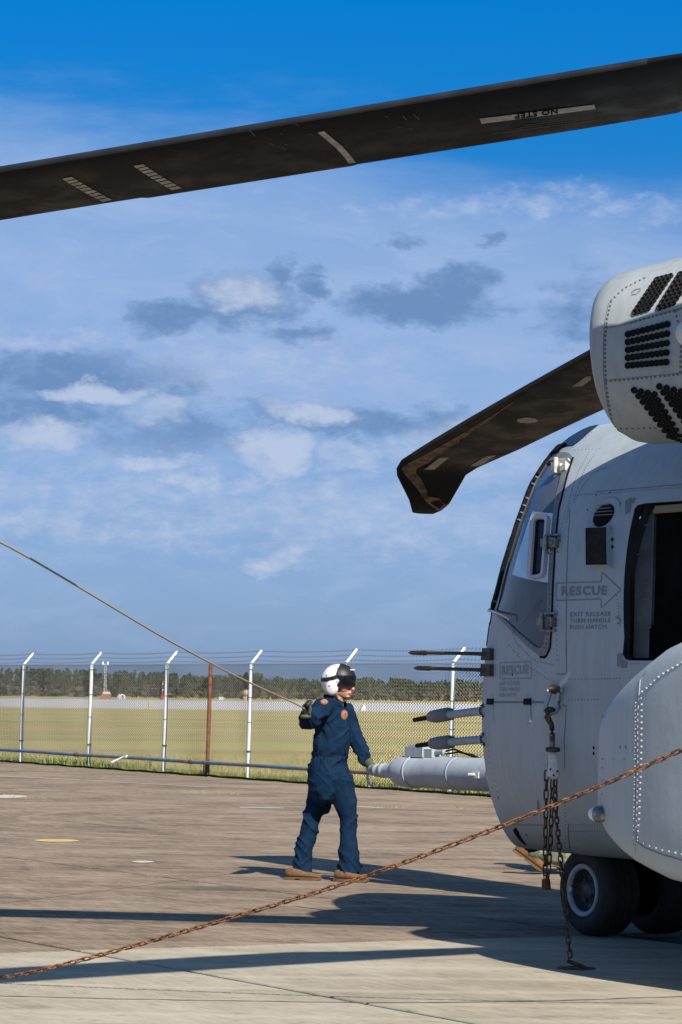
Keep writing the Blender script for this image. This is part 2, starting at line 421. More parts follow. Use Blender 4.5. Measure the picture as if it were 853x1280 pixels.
def runway_fn(t, b):
    n = t.noise(t.mapping(pos(t), (.03, .3, 1)), 1, 6, .6)
    t.put(b.inputs['Base Color'], t.ramp(n, [(.35, (.52, .50, .485)), (.65, (.64, .62, .60))]))
M['runway'] = mat('pale_runway', (.5, .5, .5), .9, fn=runway_fn)
MB().add([(-900, 268, -.045), (900, 236, -.045), (900, 400, -.045), (-900, 450, -.045)], [(0, 1, 2, 3)], False).build('runway', M['runway'], kind='structure')

def slab_fn(c1, c2, c3, spots):
    ang = math.atan2(GA.y, GA.x)
    def f(t, b):
        p = pos(t); oi = t.n('ShaderNodeObjectInfo').outputs['Random']
        pr = t.mapping(p, (1, 1, 1), (0, 0, -ang))           # x along the slabs, y across them
        n1 = t.noise(t.mapping(p, (.55, .8, 1), (0, 0, .1)), .8, 8, .68)
        n2 = t.noise(t.mapping(pr, (.5, 1.3, 1)), 1.1, 8, .66, 1.0)
        n3 = t.noise(t.mapping(pr, (3.0, 26, 1)), 1.0, 5, .78)   # brushed finish along the slabs
        n5 = t.noise(p, 30, 4, .8); n4 = t.noise(p, 7, 6, .72)
        k = t.m('MULTIPLY_ADD', n1, .6, t.m('MULTIPLY', n2, .4))
        k = t.m('ADD', k, t.m('MULTIPLY_ADD', oi, .05, -.025))
        c = t.ramp(k, [(.38, c1), (.49, c2), (.60, c3)])
        c = t.mix(t.smooth(n3, .46, .74, 0, spots*1.5), c, tuple(q*1.5 for q in c3))
        c = t.mix(t.smooth(n3, .28, .52, spots*1.5, 0), c, tuple(q*.42 for q in c1))
        c = t.mix(t.smooth(n5, .55, .75, 0, spots), c, tuple(q*1.7 for q in c3))
        c = t.mix(t.smooth(n4, .54, .68, 0, .5), c, tuple(q*.58 for q in c1))
        st = t.noise(t.mapping(p, (.22, 1.3, 1), (0, 0, .16)), 1.0, 7, .64, 1.2)
        c = t.mix(t.smooth(st, .55, .68, 0, .42), c, tuple(q*.58 for q in c1))
        vo = t.n('ShaderNodeTexVoronoi', feature='F1'); t.put(vo.inputs['Vector'], p); vo.inputs['Scale'].default_value = .9; vo.inputs['Randomness'].default_value = 1
        c = t.mix(t.smooth(vo.outputs['Distance'], .03, .11, .40, 0), c, tuple(q*.45 for q in c1))   # oil drops
        rg = t.n('ShaderNodeTexWave', wave_type='RINGS', rings_direction='Z'); t.put(rg.inputs[0], t.mapping(p, (1, 1, 0), loc=(-1.0, -40.5, 0)))
        rg.inputs['Scale'].default_value = .42; rg.inputs['Distortion'].default_value = 2.5; rg.inputs['Detail'].default_value = 3
        c = t.mix(t.smooth(rg.outputs['Fac'], .80, 1.0, 0, .22), c, tuple(q*1.35 for q in c3))
        t.put(b.inputs['Base Color'], c); bump(t, b, t.m('MULTIPLY_ADD', n3, .6, t.m('MULTIPLY_ADD', n5, .4, n4)), .6, .015)
    return f
M['slab_brown'] = mat('brown_old_concrete', (.25, .2, .16), .92, spec=.25, fn=slab_fn((.118, .086, .060), (.216, .164, .115), (.302, .237, .172), .42))
M['slab_pale'] = mat('pale_concrete', (.4, .37, .31), .9, spec=.25, fn=slab_fn((.29, .252, .190), (.375, .333, .258), (.445, .40, .318), .20))
M['joint'] = mat('joint_filler', (.05, .042, .036), .95)
base_mb = MB()
def fence_q(p, off): # q on the fence line for a given p
    A, B = F0+FN*off, FD
    t = (p-A.dot(GA))/B.dot(GA); return (A+B*t).dot(GB)
base_mb.add([G(-110, fence_q(-110, .26), -.03), G(60, fence_q(60, .26), -.03), G(60, -60, -.03), G(-110, -60, -.03)], [(0, 1, 2, 3)], False)
apron = base_mb.build('apron', M['joint'], kind='structure')
slab_cache = {}
def slab(p0, p1, q0, q1, m, q1b=None):
    q1b = q1 if q1b is None else q1b
    pg, qg = .010, .026
    c = [G(p0+pg, q0+qg), G(p1-pg, q0+qg), G(p1-pg, q1b-qg), G(p0+pg, q1-qg)]
    o = sum(c, Vector())/4
    key = None if q1 != q1b else (round(p1-p0, 3), round(q1-q0, 3), m.name)
    me_ = slab_cache.get(key) if key else None
    if me_ is None:
        b = .006; top = [q-o for q in c]; ins = [q-(q).normalized()*b*1.6 for q in top]
        mb = MB(); mb.add([q+Vector((0, 0, 0)) for q in ins], [(3, 2, 1, 0)], False)
        for i in range(4):
            j = (i+1) % 4
            mb.add([ins[i], ins[j], top[j]-Vector((0, 0, b)), top[i]-Vector((0, 0, b))], [(0, 1, 2, 3)], False)
            mb.add([top[i]-Vector((0, 0, b)), top[j]-Vector((0, 0, b)), top[j]-Vector((0, 0, .029)), top[i]-Vector((0, 0, .029))], [(0, 1, 2, 3)], False)
        me_ = mb.mesh('concrete_slab', m); fix_normals(me_)
        if key: slab_cache[key] = me_
    ob = link('concrete_slab', me_, apron); ob.location = o
QL = [12.24+3.9*k for k in range(-4, 4)]
PB = -18.35
p1 = PB
while p1 > -88:
    p0 = p1-7.2
    for q0 in QL[:-1]: slab(p0, p1, q0, q0+3.9, M['slab_brown'])
    slab(p0, p1, QL[-1], fence_q(p0, .28), M['slab_brown'], fence_q(p1, .28))
    p1 = p0
p0 = PB
for ln in (6.1, 6.1, 6.1, 6.1):
    for q0 in QL[:4]: slab(p0, p0+ln, q0, q0+3.9, M['slab_pale'])
    p0 += ln
# dark line painted for a chain's shadow across the pale concrete
M['crack_and_shadow'] = mat('crack_and_shadow_dark', (.085, .072, .058), .95)
shadow_pts = [gnd(x, y, .0) for x, y in ((-60, 1243), (60, 1247), (200, 1250), (330, 1252), (470, 1254), (560, 1253.5), (700, 1251), (853, 1246), (920, 1244))]
mb = MB(); A, B = [], []
for i, p in enumerate(resample(shadow_pts, 60)):
    w_ = .011+.007*noise.noise(Vector((i*.7, 0, 0))); j = .03*noise.noise(Vector((i*.37, 4, 0)))
    A.append(p+Vector((0, j-w_, .003))); B.append(p+Vector((0, j+w_, .003)))
mb.grid([A, B], False).build('crack_and_shadow_line', M['crack_and_shadow'], apron)
rk = random.Random(21)
for (x0, y0, x1, y1, w_) in ((30, 1020, 250, 1046, .010), (180, 1120, 330, 1139, .008), (480, 1060, 600, 1049, .010), (90, 1150, 240, 1163, .008), (300, 985, 420, 1003, .012)):
    a_, b_ = gnd(x0, y0), gnd(x1, y1); A, B = [], []
    for i in range(46):
        q = a_.lerp(b_, i/45); j = .22*noise.noise(q*.9)+.05*noise.noise(q*5); w2 = w_*(.5+.9*rk.random())*(1-abs(2*i/45-1)**6)
        A.append(q+Vector((0, j-w2, .003))); B.append(q+Vector((0, j+w2, .003)))
    MB().grid([A, B], False).build('crack_and_shadow_line', M['crack_and_shadow'], apron)
# flat painted tie-down marks
M['yellow'] = mat('yellow_pavement_paint', (.62, .43, .13), .8, fn=vary((.45, .33, .14), (.66, .47, .15), 7))
M['pale_mark'] = mat('worn_white_pavement_paint', (.55, .50, .43), .85, fn=vary((.40, .36, .31), (.62, .57, .50), 9))
def disc(px, py, rx, ry, m, name, **kw):
    c = gnd(px, py, .004); mb = MB(); n = 28
    mb.add([c+Vector((rx*math.cos(2*PI*k/n)*(1+.08*noise.noise(Vector((k*.9, px, 0)))), ry*math.sin(2*PI*k/n)*(1+.1*noise.noise(Vector((k*.9, px, 5)))), 0)) for k in range(n)], [tuple(range(n))], False)
    return mb.build(name, m, apron, **kw)
disc(71, 1050.5, .235, .30, M['yellow'], 'painted_mark')
disc(179, 1077, .10, .16, M['pale_mark'], 'painted_mark')
disc(8, 995.5, .30, .62, M['pale_mark'], 'painted_mark')
for (x0, y0, x1, y1, w_) in ((0, 970, 110, 975, .10), (100, 974.5, 262, 984, .08), (300, 1009, 355, 1010, .12), (445, 1008, 480, 1010, .1)):
    a, b = gnd(x0, y0, .004), gnd(x1, y1, .004); s_ = Vector((.1, .9, 0))*w_
    MB().add([a-s_, b-s_, b+s_, a+s_], [(0, 1, 2, 3)], False).build('painted_line', M['pale_mark'], apron)

# ---------------------------------------------------------------- helicopter frame
YAW = math.radians(31)
fwd = Vector((-math.sin(YAW), math.cos(YAW), 0)); port = Vector((-math.cos(YAW), -math.sin(YAW), 0)); UP = Vector((0, 0, 1))
HN = gnd(735, 1168)-port*.25                              # ground point under the nose gear
def wld(s, w, z): return HN-fwd*s+port*w+UP*z
def loc_(P): d = Vector(P)-HN; return -d.dot(fwd), d.dot(port), P[2]
HM = Matrix((( -fwd.x, -port.x, 0, HN.x), (-fwd.y, -port.y, 0, HN.y), (0, 0, 1, 0), (0, 0, 0, 1)))
HI = HM.inverted()
heli = bpy.data.objects.new('helicopter', None); COL.objects.link(heli)
heli.location = HN; heli.rotation_euler = (0, 0, math.atan2(-fwd.y, -fwd.x))
tag(heli, 'large grey military helicopter with black rotor blades parked and chained down', 'helicopter')

# hull: plan curves stacked by height
ZB, ZT, ZC = .53, 3.45, 1.75
def Wz(z):
    if z > ZC: t, n = (z-ZC)/(ZT-ZC), 2.35
    else: t, n = (ZC-z)/(ZC-ZB), 3.4
    return 1.2*max(0.0, 1-min(1, t)**n)**(1/n)
SIL = [(752, 524), (737, 529), (722, 538), (705, 551), (693, 566), (680, 585), (666, 605), (652, 642), (641, 675), (630, 708), (621, 738),
       (614, 768), (609, 805), (605, 835), (603, 865), (602, 890), (603, 920), (605.5, 948), (610, 977), (617, 1006), (627, 1032), (640, 1056), (658, 1073), (672, 1081)]
PN = 2.3; QN = PN/(PN-1)
def nose(x, y, z):
    d = ray(x, y); nL = Vector((-d.y, d.x, 0)).normalized()
    l = (CAM-HN).dot(nL); wp, lf = port.dot(nL), fwd.dot(nL); W = max(Wz(z), .03); s0 = 1.0
    k = (l+s0*lf)
    L = (max(0, k**QN-(W*wp)**QN))**(1/QN)/lf if k > 0 else 0
    if L < .45:
        L = .45; s0 = (((W*wp)**QN+(L*lf)**QN)**(1/QN)-l)/lf
    return s0, L
tab = []
for (x, y) in SIL:
    z = CAMZ+ray(x, y).z*22.0
    z = min(max(z, ZB), ZT); tab.append((z, *nose(x, y, z)))
tab.sort(); TZ = [q[0] for q in tab]; TS = [q[1] for q in tab]; TL = [q[2] for q in tab]
def nose_at(z): return np.interp(z, TZ, TS), np.interp(z, TZ, TL)
levels = [ZB+(ZT-ZB)*.5*(1-math.cos(PI*i/56)) for i in range(57)]
sm = [nose_at(z) for z in levels]
for _ in range(3):
    sm = [sm[0]]+[tuple((sm[i-1][k]+2*sm[i][k]+sm[i+1][k])/4 for k in (0, 1)) for i in range(1, len(sm)-1)]+[sm[-1]]
rows = []; NT_ = 26
for (z, (s0, L)) in zip(levels, sm):
    W = max(Wz(z), .03); half = []
    for k in range(NT_):
        t = PI/2*k/(NT_-1)*.9999+.00002
        half.append((s0-L*math.cos(t)**(2/PN), W*math.sin(t)**(2/PN), z))
    for s in [1.25, 1.5, 1.75, 2.0, 2.25, 2.5, 2.75, 3.0, 3.5, 4, 5, 6, 7, 8, 9, 10, 11, 12, 13.5]:
        ss = s if s > s0+.1 else s0+(s/1.25)*.08
        f = max(0, min(1, (s-8)/5.5)); f = f*f*(3-2*f)
        half.append((max(ss, half[-1][0]+.002), W*(1-.62*f), z*(1-f)+(2.35+(z-ZB)/(ZT-ZB)*.95)*f))
    rows.append(half)
nh = len(rows[0]); vs = []; fs = []
for r in rows: vs += [(s, -w, z) for s, w, z in r]+[(s, w, z) for s, w, z in r]
st = 2*nh
for i in range(len(rows)-1):
    for side in (0, 1):
        for j in range(nh-1):
            a = i*st+side*nh+j; q = (a, a+1, a+1+st, a+st); fs.append(q if side else q[::-1])
    a, b = i*st, i*st+nh
    fs.append((a, b, b+st, a+st)); a, b = i*st+nh-1, i*st+st-1; fs.append((a, a+st, b+st, b))
for i in (0, len(rows)-1):
    for j in range(nh-1):
        a, b = i*st+j, i*st+nh+j; q = (a, a+1, b+1, b); fs.append(q if i == 0 else q[::-1])
hull_me = bpy.data.meshes.new('fuselage'); hull_me.from_pydata(vs, [], fs)
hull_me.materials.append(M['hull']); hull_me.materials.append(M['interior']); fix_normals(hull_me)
HS = Surf(hull_me, HM)
# openings
sideglass = z2([(300, 64), (318, 50), (378, 48), (360, 120), (331, 255), (318, 400), (309, 560), (303, 720), (292, 800), (278, 814), (258, 806), (190, 748), (130, 692), (100, 656), (106, 622), (135, 500), (190, 320), (243, 178)])
sideout = z2([(318, 22), (335, 18), (394, 18), (411, 42), (386, 112), (351, 252), (337, 400), (328, 560), (323, 720), (317, 808), (300, 850), (278, 845), (228, 806), (176, 757), (114, 694), (84, 654)])
crewwin = z2([(672, 232), (700, 224), (1010, 203), (1035, 215), (1042, 240), (1032, 830), (1022, 852), (1000, 862), (640, 862), (622, 855), (612, 835), (618, 770), (655, 270), (660, 246)])
cut = MB()
def prism(poly, d, a, b):
    P = [HS.hit(*q)[0] for q in poly]; n = len(P); k = Vector()
    for p in P: k += p/n
    o = [p+d*a for p in P]; i_ = [p-d*b for p in P]
    f = [(j, (j+1) % n, n+(j+1) % n, n+j) for j in range(n)]
    f += [(j, (j+1) % n, 2*n) for j in range(n)]+[(n+(j+1) % n, n+j, 2*n+1) for j in range(n)]
    cut.add(o+i_+[k+d*(a+.02), k-d*(b+.02)], f, False)
prism([(x+1.2 if i in (0, 14, 15, 16, 17) else x, y) for i, (x, y) in enumerate(sideglass)], port, .25, .35)
prism(crewwin, port, .25, .2)
for sg in (-1, 1):
    w0, w1 = .05*sg, .78*sg
    a = [wld(-2.5, w0, 2.36), wld(-2.5, w1, 2.42), wld(-2.5, w1*.9, 2.85), wld(-2.5, w0, 2.85)]
    cut.add(a+[p-fwd*3.1 for p in a], [(0, 1, 2, 3), (7, 6, 5, 4), (0, 4, 5, 1), (1, 5, 6, 2), (2, 6, 7, 3), (3, 7, 4, 0)], False)
cme = cut.mesh('cutter', M['interior'], HI); fix_normals(cme)
cobj = bpy.data.objects.new('cutter', cme); COL.objects.link(cobj)
hobj = bpy.data.objects.new('fuselage_raw', hull_me); COL.objects.link(hobj)
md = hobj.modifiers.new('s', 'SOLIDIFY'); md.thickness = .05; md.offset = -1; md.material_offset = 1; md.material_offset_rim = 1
md = hobj.modifiers.new('b', 'BOOLEAN'); md.operation = 'DIFFERENCE'; md.object = cobj; md.solver = 'EXACT'
dg = bpy.context.evaluated_depsgraph_get(); dg.update()
hm2 = bpy.data.meshes.new_from_object(hobj.evaluated_get(dg)); hm2.name = 'fuselage'
bpy.data.objects.remove(hobj); bpy.data.objects.remove(cobj)
hm2.polygons.foreach_set('use_smooth', [True]*len(hm2.polygons))
fus = link('fuselage', hm2, heli)
bm = bmesh.new(); bm.from_mesh(hm2)
for e in bm.edges:
    if len(e.link_faces) == 2 and e.calc_face_angle(0) > .6: e.smooth = False
bm.to_mesh(hm2); bm.free()

def part(mb, name, m, parent=None, **kw): return mb.build(name, m, parent or heli, HI, **kw)
# cabin behind the openings
mb = MB()
zz = [.62+(3.3-.62)*i/12 for i in range(13)]
mb.grid([[wld(1.62, -(Wz(z)-.025), z), wld(1.62, Wz(z)-.025, z)] for z in zz], False)
mb.add([wld(-.2, -.6, .95), wld(1.6, -1.02, .95), wld(1.6, 1.02, .95), wld(-.2, .6, .95)], [(0, 1, 2, 3)], False)
mb.add([wld(1.62, -1.02, .9), wld(7, -1.02, .9), wld(7, 1.02, .9), wld(1.62, 1.02, .9)], [(0, 1, 2, 3)], False)
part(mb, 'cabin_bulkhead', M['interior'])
mb = MB()
patch(mb, HS, z2([(625, 238), (694, 236), (676, 715), (672, 850), (608, 850)]), -.085, 18, 3)
for yy_ in (300, 420, 545, 610, 728): ribbon(mb, HS, V2(z2([(632, yy_), (690, yy_-6)])), .012, -.07, 4)
part(mb, 'window_jamb', M['interior_panel'])
mb = MB(); ribbon(mb, HS, V2(z2([(699, 226), (690, 500), (682, 714)])), .022, -.075, 12, .02); part(mb, 'track', M['interior_panel'])
mb = MB(); ribbon(mb, HS, V2(z2([(712, 231), (860, 219), (1010, 208)])), .045, -.055, 12, .02); part(mb, 'track', M['rail_tan'])
mb = MB()
for (x0, y0, x1, y1, d) in ((815, 250, 853, 500, -.35), (730, 380, 800, 600, -.45)):
    P = [HS.hit(*q)[0]+port*d for q in z2([(x0, y0), (x1, y0), (x1, y1), (x0, y1)])]
    mb.add(P+[p-port*.2 for p in P], [(0, 1, 2, 3), (0, 4, 5, 1), (1, 5, 6, 2), (2, 6, 7, 3), (3, 7, 4, 0)], False)
part(mb, 'stowed_seat', M['interior_panel'])
mb = MB()                                                       # pilots' seats behind the side window
for sg in (-1, 1):
    mb.box(wld(.85, .5*sg, 1.75), .16, .5, 1.3, Matrix.Rotation(heli.rotation_euler.z, 3, 'Z'))
    mb.box(wld(.55, .5*sg, 1.25), .55, .5, .2, Matrix.Rotation(heli.rotation_euler.z, 3, 'Z'))
mb.box(wld(-.25, 0, 1.5), .4, .9, .6, Matrix.Rotation(heli.rotation_euler.z, 3, 'Z'))
part(mb, 'cockpit_seat', M['interior'])

# cockpit side window
win = part(patch(MB(), HS, sideglass, -.006, 30, 12), 'cockpit_window', M['glass'])
mb = MB(); strip(mb, HS, sideout, [sideglass[i] for i in (0, 1, 2, 3, 4, 5, 6, 7, 8, 9, 10, 11, 12, 13)], .004, 60, False)
part(mb, 'window_frame', M['frame_grey'], win)
mb = MB(); ribbon(mb, HS, V2(z2([(411, 40), (388, 112), (353, 252), (339, 400), (330, 560), (325, 720), (319, 808), (301, 850), (278, 847)])), .014, .006, 50, .01)
part(mb, 'seal', M['rubber_seal'], win)
mb = MB(); ribbon(mb, HS, V2(z2([(372, 2), (335, 12), (303, 48), (247, 150), (190, 302), (134, 482), (104, 602), (88, 650)])), .075, .022, 60, .035)
ribbon(mb, HS, V2(z2([(84, 600), (76, 660), (66, 740), (58, 800)])), .018, .006, 20, .01)
part(mb, 'seal', M['rubber_seal'], win)
mb = MB(); rivets(mb, HS, z2([(312, 45), (375, 38), (384, 42)]), 2.6, .007, .005)
rivets(mb, HS, z2([(352, 190), (334, 300), (327, 400), (318, 560), (312, 700), (305, 800), (285, 828), (240, 795), (180, 744), (118, 682)]), 6.2, .0105, .007)
part(mb, 'rivet', M['rivet_dark'], win, kind='stuff')
mb = MB(); rivets(mb, HS, z2([(296, 66), (240, 175), (186, 322), (130, 502), (102, 622)]), 9.5, .009, .026)
part(mb, 'rivet', M['rivet_dark'], win, kind='stuff')
# small sliding pane with its pale frame
def rrect(c, r=14):
    out = []
    n = len(c)
    for i in range(n):
        p, a, b = Vector(c[i]), Vector(c[i-1]), Vector(c[(i+1) % n])
        u1, u2 = (a-p).normalized(), (b-p).normalized(); s_, e_ = p+u1*r, p+u2*r
        for k in range(6):
            t = k/5; out.append(tuple((s_*(1-t)+p*t)*(1-t)+(p*(1-t)+e_*t)*t))
    return out
so_, si_ = rrect([(252, 272), (320, 272), (300, 528), (235, 536)], 22), rrect([(262, 291), (307, 291), (290, 512), (247, 520)], 12)
mb = MB(); strip(mb, HS, z2(so_), z2(si_), .028, 72, True, -.006); part(mb, 'sliding_frame', M['sash'], win)
mb = MB(); strip(mb, HS, z2(rrect([(264, 293), (305, 293), (288, 510), (249, 518)], 10)), z2(rrect([(272, 301), (298, 301), (281, 500), (258, 508)], 6)), .008, 60, True); part(mb, 'seal', M['rubber_seal'], win)
mb = patch(MB(), HS, z2([(264, 294), (304, 294), (287, 510), (250, 517)]), .003, 10, 5); part(mb, 'sliding_pane', M['dark_glass'], win)
# roof window
mb = patch(MB(), HS, [(692, 564), (699, 556), (714, 546), (733, 535), (750, 527.5), (747, 533), (737, 541), (726, 551), (717, 557.5), (700, 561)], .006, 12, 8)
part(mb, 'roof_window', M['dark_glass'])
mb = MB(); rivets(mb, HS, [(694, 565), (717, 559)], 3, .007, .005); rivets(mb, HS, [(718, 556), (740, 541)], 4, .006, .004)
part(mb, 'rivet', M['rivet_dark'], kind='stuff')
# hinges
for (x, y) in ((702, 587), (690, 681), (685.5, 778)):
    h = MB(); p, n = HS.hit(x, y); sx = -fwd
    fr = Matrix((sx, n, UP)).transposed()
    h.box(p+n*.02-sx*.03, .07, .05, .05, fr); h.box(p+n*.02+sx*.05, .09, .04, .06, fr); h.box(p+n*.012+sx*.02+UP*.055, .16, .02, .012, fr); h.box(p+n*.012+sx*.02-UP*.055, .16, .02, .012, fr)
    h.tube([p+n*.05-UP*.05, p+n*.05+UP*.05], .016, 8); h.dome(p+n*.045+sx*.05, n, .018, .012, 8)
    part(h, 'hinge', M['steel'] if y > 600 else M['cast'])
# release lever at the window's lower front corner
h = MB(); pp = [HS.hit(x, y) for x, y in ((618, 763), (622, 765), (630, 766), (636, 769), (641, 775))]
h.tube([p+n*k for (p, n), k in zip(pp, (.03, .06, .07, .06, .02))], [.010, .009, .008, .008, .007], 8)
part(h, 'release_lever', M['lever'])

# stencils, seams and rivets on the hull
mb = MB()
for poly in ([(342, 548), (525, 543), (528, 503), (605, 575), (524, 650), (525, 612), (342, 618), (342, 548)],):
    ribbon(mb, HS, V2(z2(poly)), .007, .003, 90)
lettering(mb, HS, 'RESCUE', *z2([(364, 600), (549, 597), (364, 561)]), .003, .035)
part(mb, 'rescue_marking', M['stencil'])
mb = MB()
for body, y0, y1, x1 in (('EXIT RELEASE', 684, 666, 563), ('TURN HANDLE', 710, 692, 563), ('PUSH HATCH', 736, 718, 545)):
    lettering(mb, HS, body, *z2([(399, y0), (x1, y0-3), (399, y1)]), .003, .012)
ribbon(mb, HS, V2(z2([(584, 686), (598, 690), (604, 700), (598, 710), (590, 714)])), .012, .003, 10)
part(mb, 'rescue_marking', M['stencil'], kind='stuff')
mb = MB()
ribbon(mb, HS, V2(z3([(115, 92), (242, 88), (242, 155), (115, 158), (115, 92)])), .007, .003, 60)
lettering(mb, HS, 'RESCUE', *z3([(122, 142), (230, 138), (122, 104)]), .003, .03)
part(mb, 'rescue_marking', M['stencil_faint'])
mb = MB()
for body, y0, y1, x1 in (('EXIT RELEASE', 184, 168, 196), ('TURN HANDLE', 208, 192, 196), ('PUSH HATCH', 232, 216, 180)):
    lettering(mb, HS, body, *z3([(112, y0), (x1, y0-2), (112, y1)]), .003, .0)
part(mb, 'rescue_marking', M['stencil_faint'])
for poly in ([(628, 208), (662, 206), (660, 222), (641, 224), (640, 262), (626, 264)],):
    for a, b in (((634, 208), (634, 264)), ((642, 214), (662, 213))):
        mb = MB(); ribbon(mb, HS, V2(z2([a, b])), .05 if a[0] < 640 else .035, .003, 6); part(mb, 'corner_mark', M['stencil'])
for a, b in (((602, 832), (602, 886)), ((608, 876), (630, 876))):
    mb = MB(); ribbon(mb, HS, V2(z2([a, b])), .06 if a[0] < 606 else .05, .003, 6); part(mb, 'corner_mark', M['stencil'])
mb = MB()
for px, w_ in ((z2([(398, 250), (388, 420), (384, 600), (382, 840)]), .006), (z2([(500, 178), (640, 166), (853, 148), (1000, 138)]), .005),
               (z3([(384, 0), (384, 140), (345, 136)]), .006), (z3([(72, 252), (290, 252), (300, 262), (298, 285)]), .012),
               (z3([(365, 262), (383, 268), (380, 345), (374, 400), (378, 520)]), .006), (z3([(130, 748), (300, 750)]), .007),
               (z3([(392, 745), (392, 800), (398, 850), (414, 885), (432, 905)]), .008), (z3([(268, 650), (272, 690)]), .02),
               (z2([(172, 622), (178, 680)]), .004), (z2([(280, 612), (200, 712)]), .004), (z2([(552, 78), (490, 100), (452, 150), (425, 200)]), .004),
               ):
    ribbon(mb, HS, V2(px), w_, .002)
part(mb, 'panel_seam', M['seam'])
mb = MB()
for px, stp in ((z2([(478, 18), (440, 80), (412, 150), (395, 220), (385, 300)]), 3.2), (z2([(500, 26), (462, 80), (432, 150), (414, 220)]), 3.2),
                (z2([(420, 8), (520, 3)]), 4), (z2([(400, 192), (520, 186), (640, 176), (853, 160)]), 3.4),
                (z3([(395, 160), (600, 156)]), 3.6), (z3([(395, 243), (510, 241)]), 3.6), (z3([(400, 748), (520, 748)]), 3.2), (z3([(400, 775), (520, 774)]), 3.2),
                (z3([(378, 640), (380, 900)]), 4.5), (z3([(150, 20), (230, 110), (330, 170)]), 4), (z3([(602, 98), (680, 96)]), 3),
                (z2([(588, 600), (600, 720)]), 4), (z3([(60, 400), (78, 520), (110, 640)]), 7), (z2([(145, 700), (180, 790), (250, 860), (330, 880)]), 3.2), (z2([(345, 860), (345, 640)]), 6)):
    rivets(mb, HS, px, stp, .0068, .004)
part(mb, 'rivet', M['rivet_mid'], kind='stuff')
mb = MB()
for x, y in z3([(533, 312), (533, 326), (494, 437), (494, 460), (222, 790), (108, 640), (165, 138), (520, 576)]):
    p, n = HS.hit(x, y); mb.dome(p, n, .013, .003, 8)
part(mb, 'drain_hole', M['rubber_seal'], kind='stuff')
# vent, box
p, n = HS.hit(755.5, 644.5)
vent = part(MB().lathe(p, n, [(-.01, .02), (.004, .075), (.006, .112), (.010, .118), (.002, .128), (-.01, .13)], 28, ry=1.3), 'round_vent', M['hull'])
mb = MB().lathe(p, n, [(.007, .001), (.008, .078), (.002, .082)], 24, ry=1.33)
part(mb, 'vent_opening', M['rubber_seal'], vent)
mb = MB(); a = n.cross(UP).normalized()
for k in range(-3, 4):
    hw = math.sqrt(.078**2-(k*.021)**2); mb.box(p+n*.011+UP*k*.021, .005, .004, hw*2.66, Matrix((UP, n, a)).transposed())
part(mb, 'louvre', M['seam'], vent)
mb = MB()
for k in range(8): mb.dome(p+(a*1.28*math.cos(k*PI/4+.3)+UP*math.sin(k*PI/4+.3))*.15, n, .008, .005)
part(mb, 'rivet', M['rivet_dark'], vent, kind='stuff')
P = [HS.hit(*q) for q in z2([(486, 334), (571, 331), (573, 487), (487, 488)])]
n = P[0][1]; mb = MB(); outp = [q+n*.05 for q, _ in P]
mb.add(outp+[q-n*.02 for q, _ in P], [(0, 1, 2, 3), (0, 4, 5, 1), (1, 5, 6, 2), (2, 6, 7, 3), (3, 7, 4, 0)], False)
bx = part(mb, 'equipment_box', M['hull'])
mb = MB(); c = sum(outp, Vector())/4
mb.add([c+(q-c)*.97+n*.004 for q in outp]+[c+(q-c)*.97-n*.001 for q in outp], [(0, 1, 2, 3), (0, 4, 5, 1), (1, 5, 6, 2), (2, 6, 7, 3), (3, 7, 4, 0)], False); part(mb, 'box_face', M['black_box'], bx)
mb = MB()
for q in z2([(570, 372), (570, 402)]):
    h_ = HS.hit(*q); part(MB().dome(h_[0], h_[1], .014, .012, 8), 'catch', M['rubber_seal'], bx)
# latches on the nose panel
for x, y in z3([(84, 250), (233, 250)]):
    mb = MB(); p, n = HS.hit(x, y); fr = Matrix((-fwd, n, UP)).transposed()
    mb.box(p+n*.01, .06, .03, .04, fr); lt = part(mb, 'latch', M['black_box'])
    mb = MB(); mb.box(p+n*.006-UP*.075, .05, .012, .11, fr); part(mb, 'latch_plate', M['hull'], lt)

# pitot tubes and their dark pads
for i, (x, y, tx, ty) in enumerate(((611, 818, 518, 816.5), (610.5, 838, 525, 835.5))):
    p, n = HS.hit(x, y); tip = at(tx, ty, p.y+.78); d = (tip-p).normalized()
    mb = MB()
    P = [HS.hit(*q) for q in ((604.5, y-7.5), (617.5, y-7.5), (617.5, y+7.5), (604.5, y+7.5))]
    mb.add([q+m_*.03 for q, m_ in P]+[q-m_*.01 for q, m_ in P], [(0, 1, 2, 3), (0, 4, 5, 1), (1, 5, 6, 2), (2, 6, 7, 3), (3, 7, 4, 0)], False)
    pt = part(mb, 'pitot_tube', M['pad_brown'])
    L = (tip-p).length; mb = MB()
    mb.tube([p+n*.0, p+n*.05+d*.05, p+d*L*.35+n*.06, p+d*L*.72+n*.05, p+d*L*.74+n*.05, p+d*L*.95+n*.04, tip+n*.04], [.016, .013, .012, .012, .017, .015, .004], 8)
    part(mb, 'tube', M['dark_steel'], pt)
